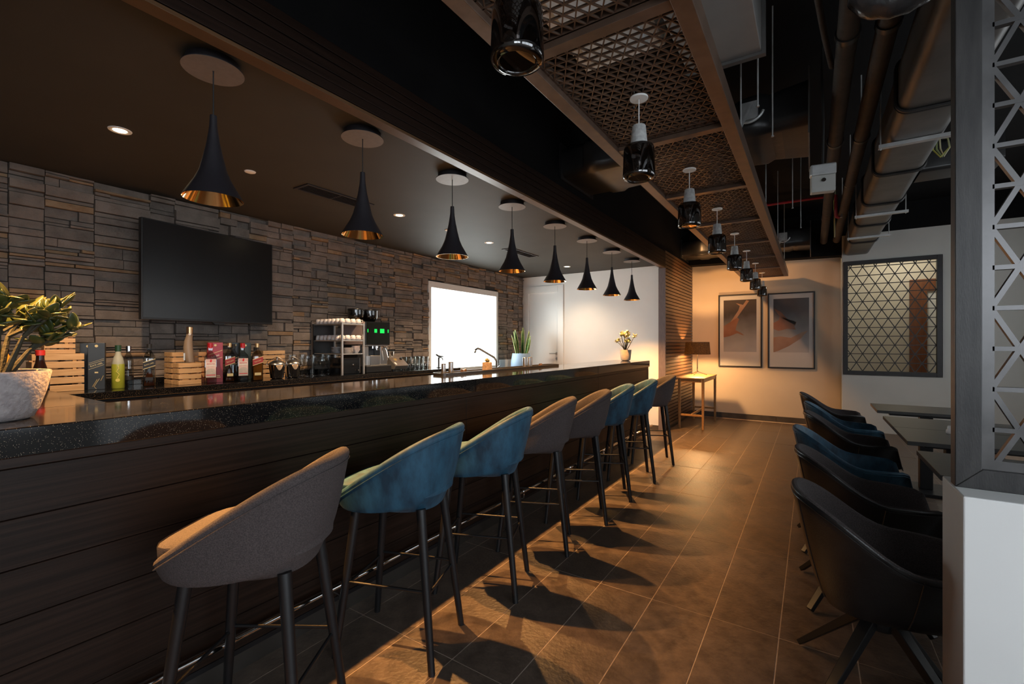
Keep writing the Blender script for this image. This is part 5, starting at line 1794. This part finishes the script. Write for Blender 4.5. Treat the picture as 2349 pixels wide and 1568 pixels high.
gb = thing('grey_duct_box', 'flat grey metal duct box above the near end of the grille', 'duct', (-.36, 0, 2.80))
B().box(-.20, .15, -.5, 2.62, 0, .42).obj('box', mat('satin_grey_metal', (.33, .32, .31), .42, .35, col2=(.38, .37, .36), scale=4), gb, bevel=.004)
for yy in (.3, 1.46, 2.60):
    B().prism([(-.22, -.016), (.168, -.016), (.168, .43), (.151, .43), (.151, -.001), (-.22, -.001)], yy - .016, yy + .016, axis=1).obj('flange_strip', M_DUCTG, gb, fix=True)
ca = thing('ceiling_cassette', 'white ceiling cassette unit seen through the second grille panel', 'air conditioner', (-.82, 1.95, 2.86))
B().box(-.24, .20, -.42, .42, 0, .20).obj('body', M_WHITE, ca, bevel=.01)
B().box(-.17, .13, -.35, .35, -.014, -.001).obj('front_grille', mat('pale_vent', (.52, .56, .58), .4, col2=(.56, .60, .62), scale=6), ca, bevel=.004)

for (x, z, r, lab) in ((.155, 2.93, .048, 'left lagged brown pipe running under the black ceiling'), (.318, 2.93, .048, 'right lagged brown pipe beside the long duct')):
    p = thing('lagged_pipe', lab, 'pipe', (x, 0, z), 0, 'lagged pipes')
    B().tube([(0, 2.42, .0), (0, 3.0, 0), (0, 8.5, -.02)], r, 20).obj('pipe', M_PIPE, p, smooth=True)
    for yy in (2.9, 4.4, 5.6, 7.0):
        B().tube([(0, yy - .02, 0), (0, yy + .02, 0)], r + .008, 20).obj('collar', M_DUCT, p, smooth=True)
        B().cyl((0, yy, r), (0, yy, Z_SLAB - z), .0045, n=6).obj('hanger_rod', M_GALV, p)
ff = thing('flexible_duct', 'black foil wrapped flexible duct bend beside the screen top', 'duct', (.26, 2.12, 2.50))
pts = []
for k in range(25):
    u = k / 24
    if u < .3:
        p = (-.095, 0, .60 - .50 * (u / .3))
    elif u < .7:
        v = (u - .3) / .4
        p = (-.095 + .19 * v, -.0, .10 - .035 * math.sin(PI * v))
    else:
        v = (u - .7) / .3
        p = (.095, 0, .10 + .50 * v)
    pts.append(p)
B().tube(pts, [.050 + .004 * (k % 2) for k in range(25)], 18).obj('sleeve', M_FOIL, ff, smooth=True)
B().tube([pts[4], pts[5]], .057, 18).obj('clamp', M_GALV, ff, smooth=True)
f2 = thing('flexible_duct', 'black foil wrapped drop pipe between the grille and the lagged pipes', 'duct', (.0, 2.55, 2.98))
B().tube([(-.02, -.3, .40), (0, -.12, .22), (.01, .0, .10), (.015, .04, .04)], [.05, .052, .05, .03], 16).obj('sleeve', M_FOIL, f2, smooth=True)
B().tube([(.015, .04, .05), (.06, .45, .02), (.10, .75, .0)], .016, 10).obj('thin_pipe', M_PIPE, f2, smooth=True)
rp = thing('sprinkler_pipe', 'red sprinkler pipe crossing and dropping below the black ceiling', 'pipe', (-.02, 6.5, 2.97))
B().tube([(-.9, .0, .10), (.25, .0, .09)], .016, 10).obj('cross_pipe', M_RED, rp, smooth=True)
B().tube([(.255, -.02, .09), (.255, -.02, -.12), (.260, .0, -.16), (.285, .02, -.165)], .018, 12).obj('drop_pipe', M_RED, rp, smooth=True)
B().tube([(.285, .02, -.165), (.31, .02, -.165), (.31, .02, -.13)], .011, 8).obj('sprinkler_head', M_GALV, rp, smooth=True)
wr = thing('wire_bundle', 'loop of yellow green wires hanging beside the duct branch', 'wire', (.775, 4.50, 2.80))
for k, cc in enumerate(((.50, .48, .10), (.30, .36, .16), (.55, .50, .30))):
    B().tube([(0, 0, Z_SLAB - 2.80), (-.02 + .01 * k, 0, .14), (-.03 + .02 * k, 0, -.04), (.01 + .01 * k, 0, -.10), (.06, 0, -.04), (.05, 0, .03), (.0, 0, .04)], .006, 6).obj('wire', mat('wire_%d' % k, cc, .5, col2=tuple(c * 1.1 for c in cc), scale=20), wr, smooth=True)
w2_ = thing('wire_bundle', 'loop of yellow wires hanging near the red sprinkler drop', 'wire', (.235, 6.9, 2.70))
for k in range(2):
    B().tube([(0, .1, Z_SLAB - 2.70), (0, .03 + .02 * k, .12), (0, .02, -.03), (0, -.06, -.06), (0, -.10, .06), (.005, -.09, Z_SLAB - 2.70)], .006, 6).obj('wire', MATS['wire_%d' % (k * 2)], w2_, smooth=True)
em = thing('emergency_light', 'grey box emergency light hanging on a cable below the ceiling', 'emergency light', (.058, 3.5, 2.295), R(8))
B().box(-.068, .068, -.035, .035, .105, .175).obj('housing', M_GALV, em, bevel=.008)
B().box(-.064, .064, -.030, .030, .0, .105).obj('diffuser', mat('cloudy_plastic', (.50, .50, .47), .3, col2=(.56, .56, .53), scale=9), em, bevel=.004)
B().tube([(0, 0, .175), (.004, 0, .45), (-.004, 0, .75), (0, 0, Z_SLAB - 2.295)], .007, 8).obj('cable', M_CORD, em, smooth=True)
B().cyl((0, -.032, .07), (0, -.042, .07), .012, n=14).obj('lamp', M_CHROME, em)
for (x, y, lab) in ((-.24, 2.75, 'first thin steel rod hanging right of the grille'), (-.20, 3.2, 'second thin steel rod hanging right of the grille'), (-.15, 5.0, 'third thin steel rod hanging right of the grille'), (-.10, 5.9, 'fourth thin steel rod hanging right of the grille')):
    t = thing('threaded_rod', lab, 'rod', (x, y, 2.60), 0, 'hanging rods right of the grille')
    B().cyl((0, 0, 0), (0, 0, Z_SLAB - 2.60), .004, n=6).obj('rod', M_GALV, t)
    B().lathe([(0, .0), (.008, 0), (.008, .008), (0, .008)], 6).obj('nut', M_GALV, t)

# unseen lamp added to light the corridor behind the far lattice
cl = thing('added_corridor_light', 'unseen round ceiling light added in the corridor behind the far lattice', 'ceiling light', (1.3, 9.6, 2.995))
B().lathe([(.10, 0), (.11, -.008), (.105, -.02), (.09, -.022)], 28).obj('rim', M_WHITE, cl, smooth=True)
B().lathe([(0, -.020), (.09, -.020)], 28).obj('diffuser', emission('corridor_glow', (1, .92, .78), 4), cl)
l = bpy.data.lights.new('corridor_beam', 'POINT')
l.energy = CORRIDOR_W
l.color = (1, .92, .76)
l.shadow_soft_size = .1
o = bpy.data.objects.new('corridor_beam', l)
COL.objects.link(o)
o.parent = cl
o.location = (0, 0, -.14)
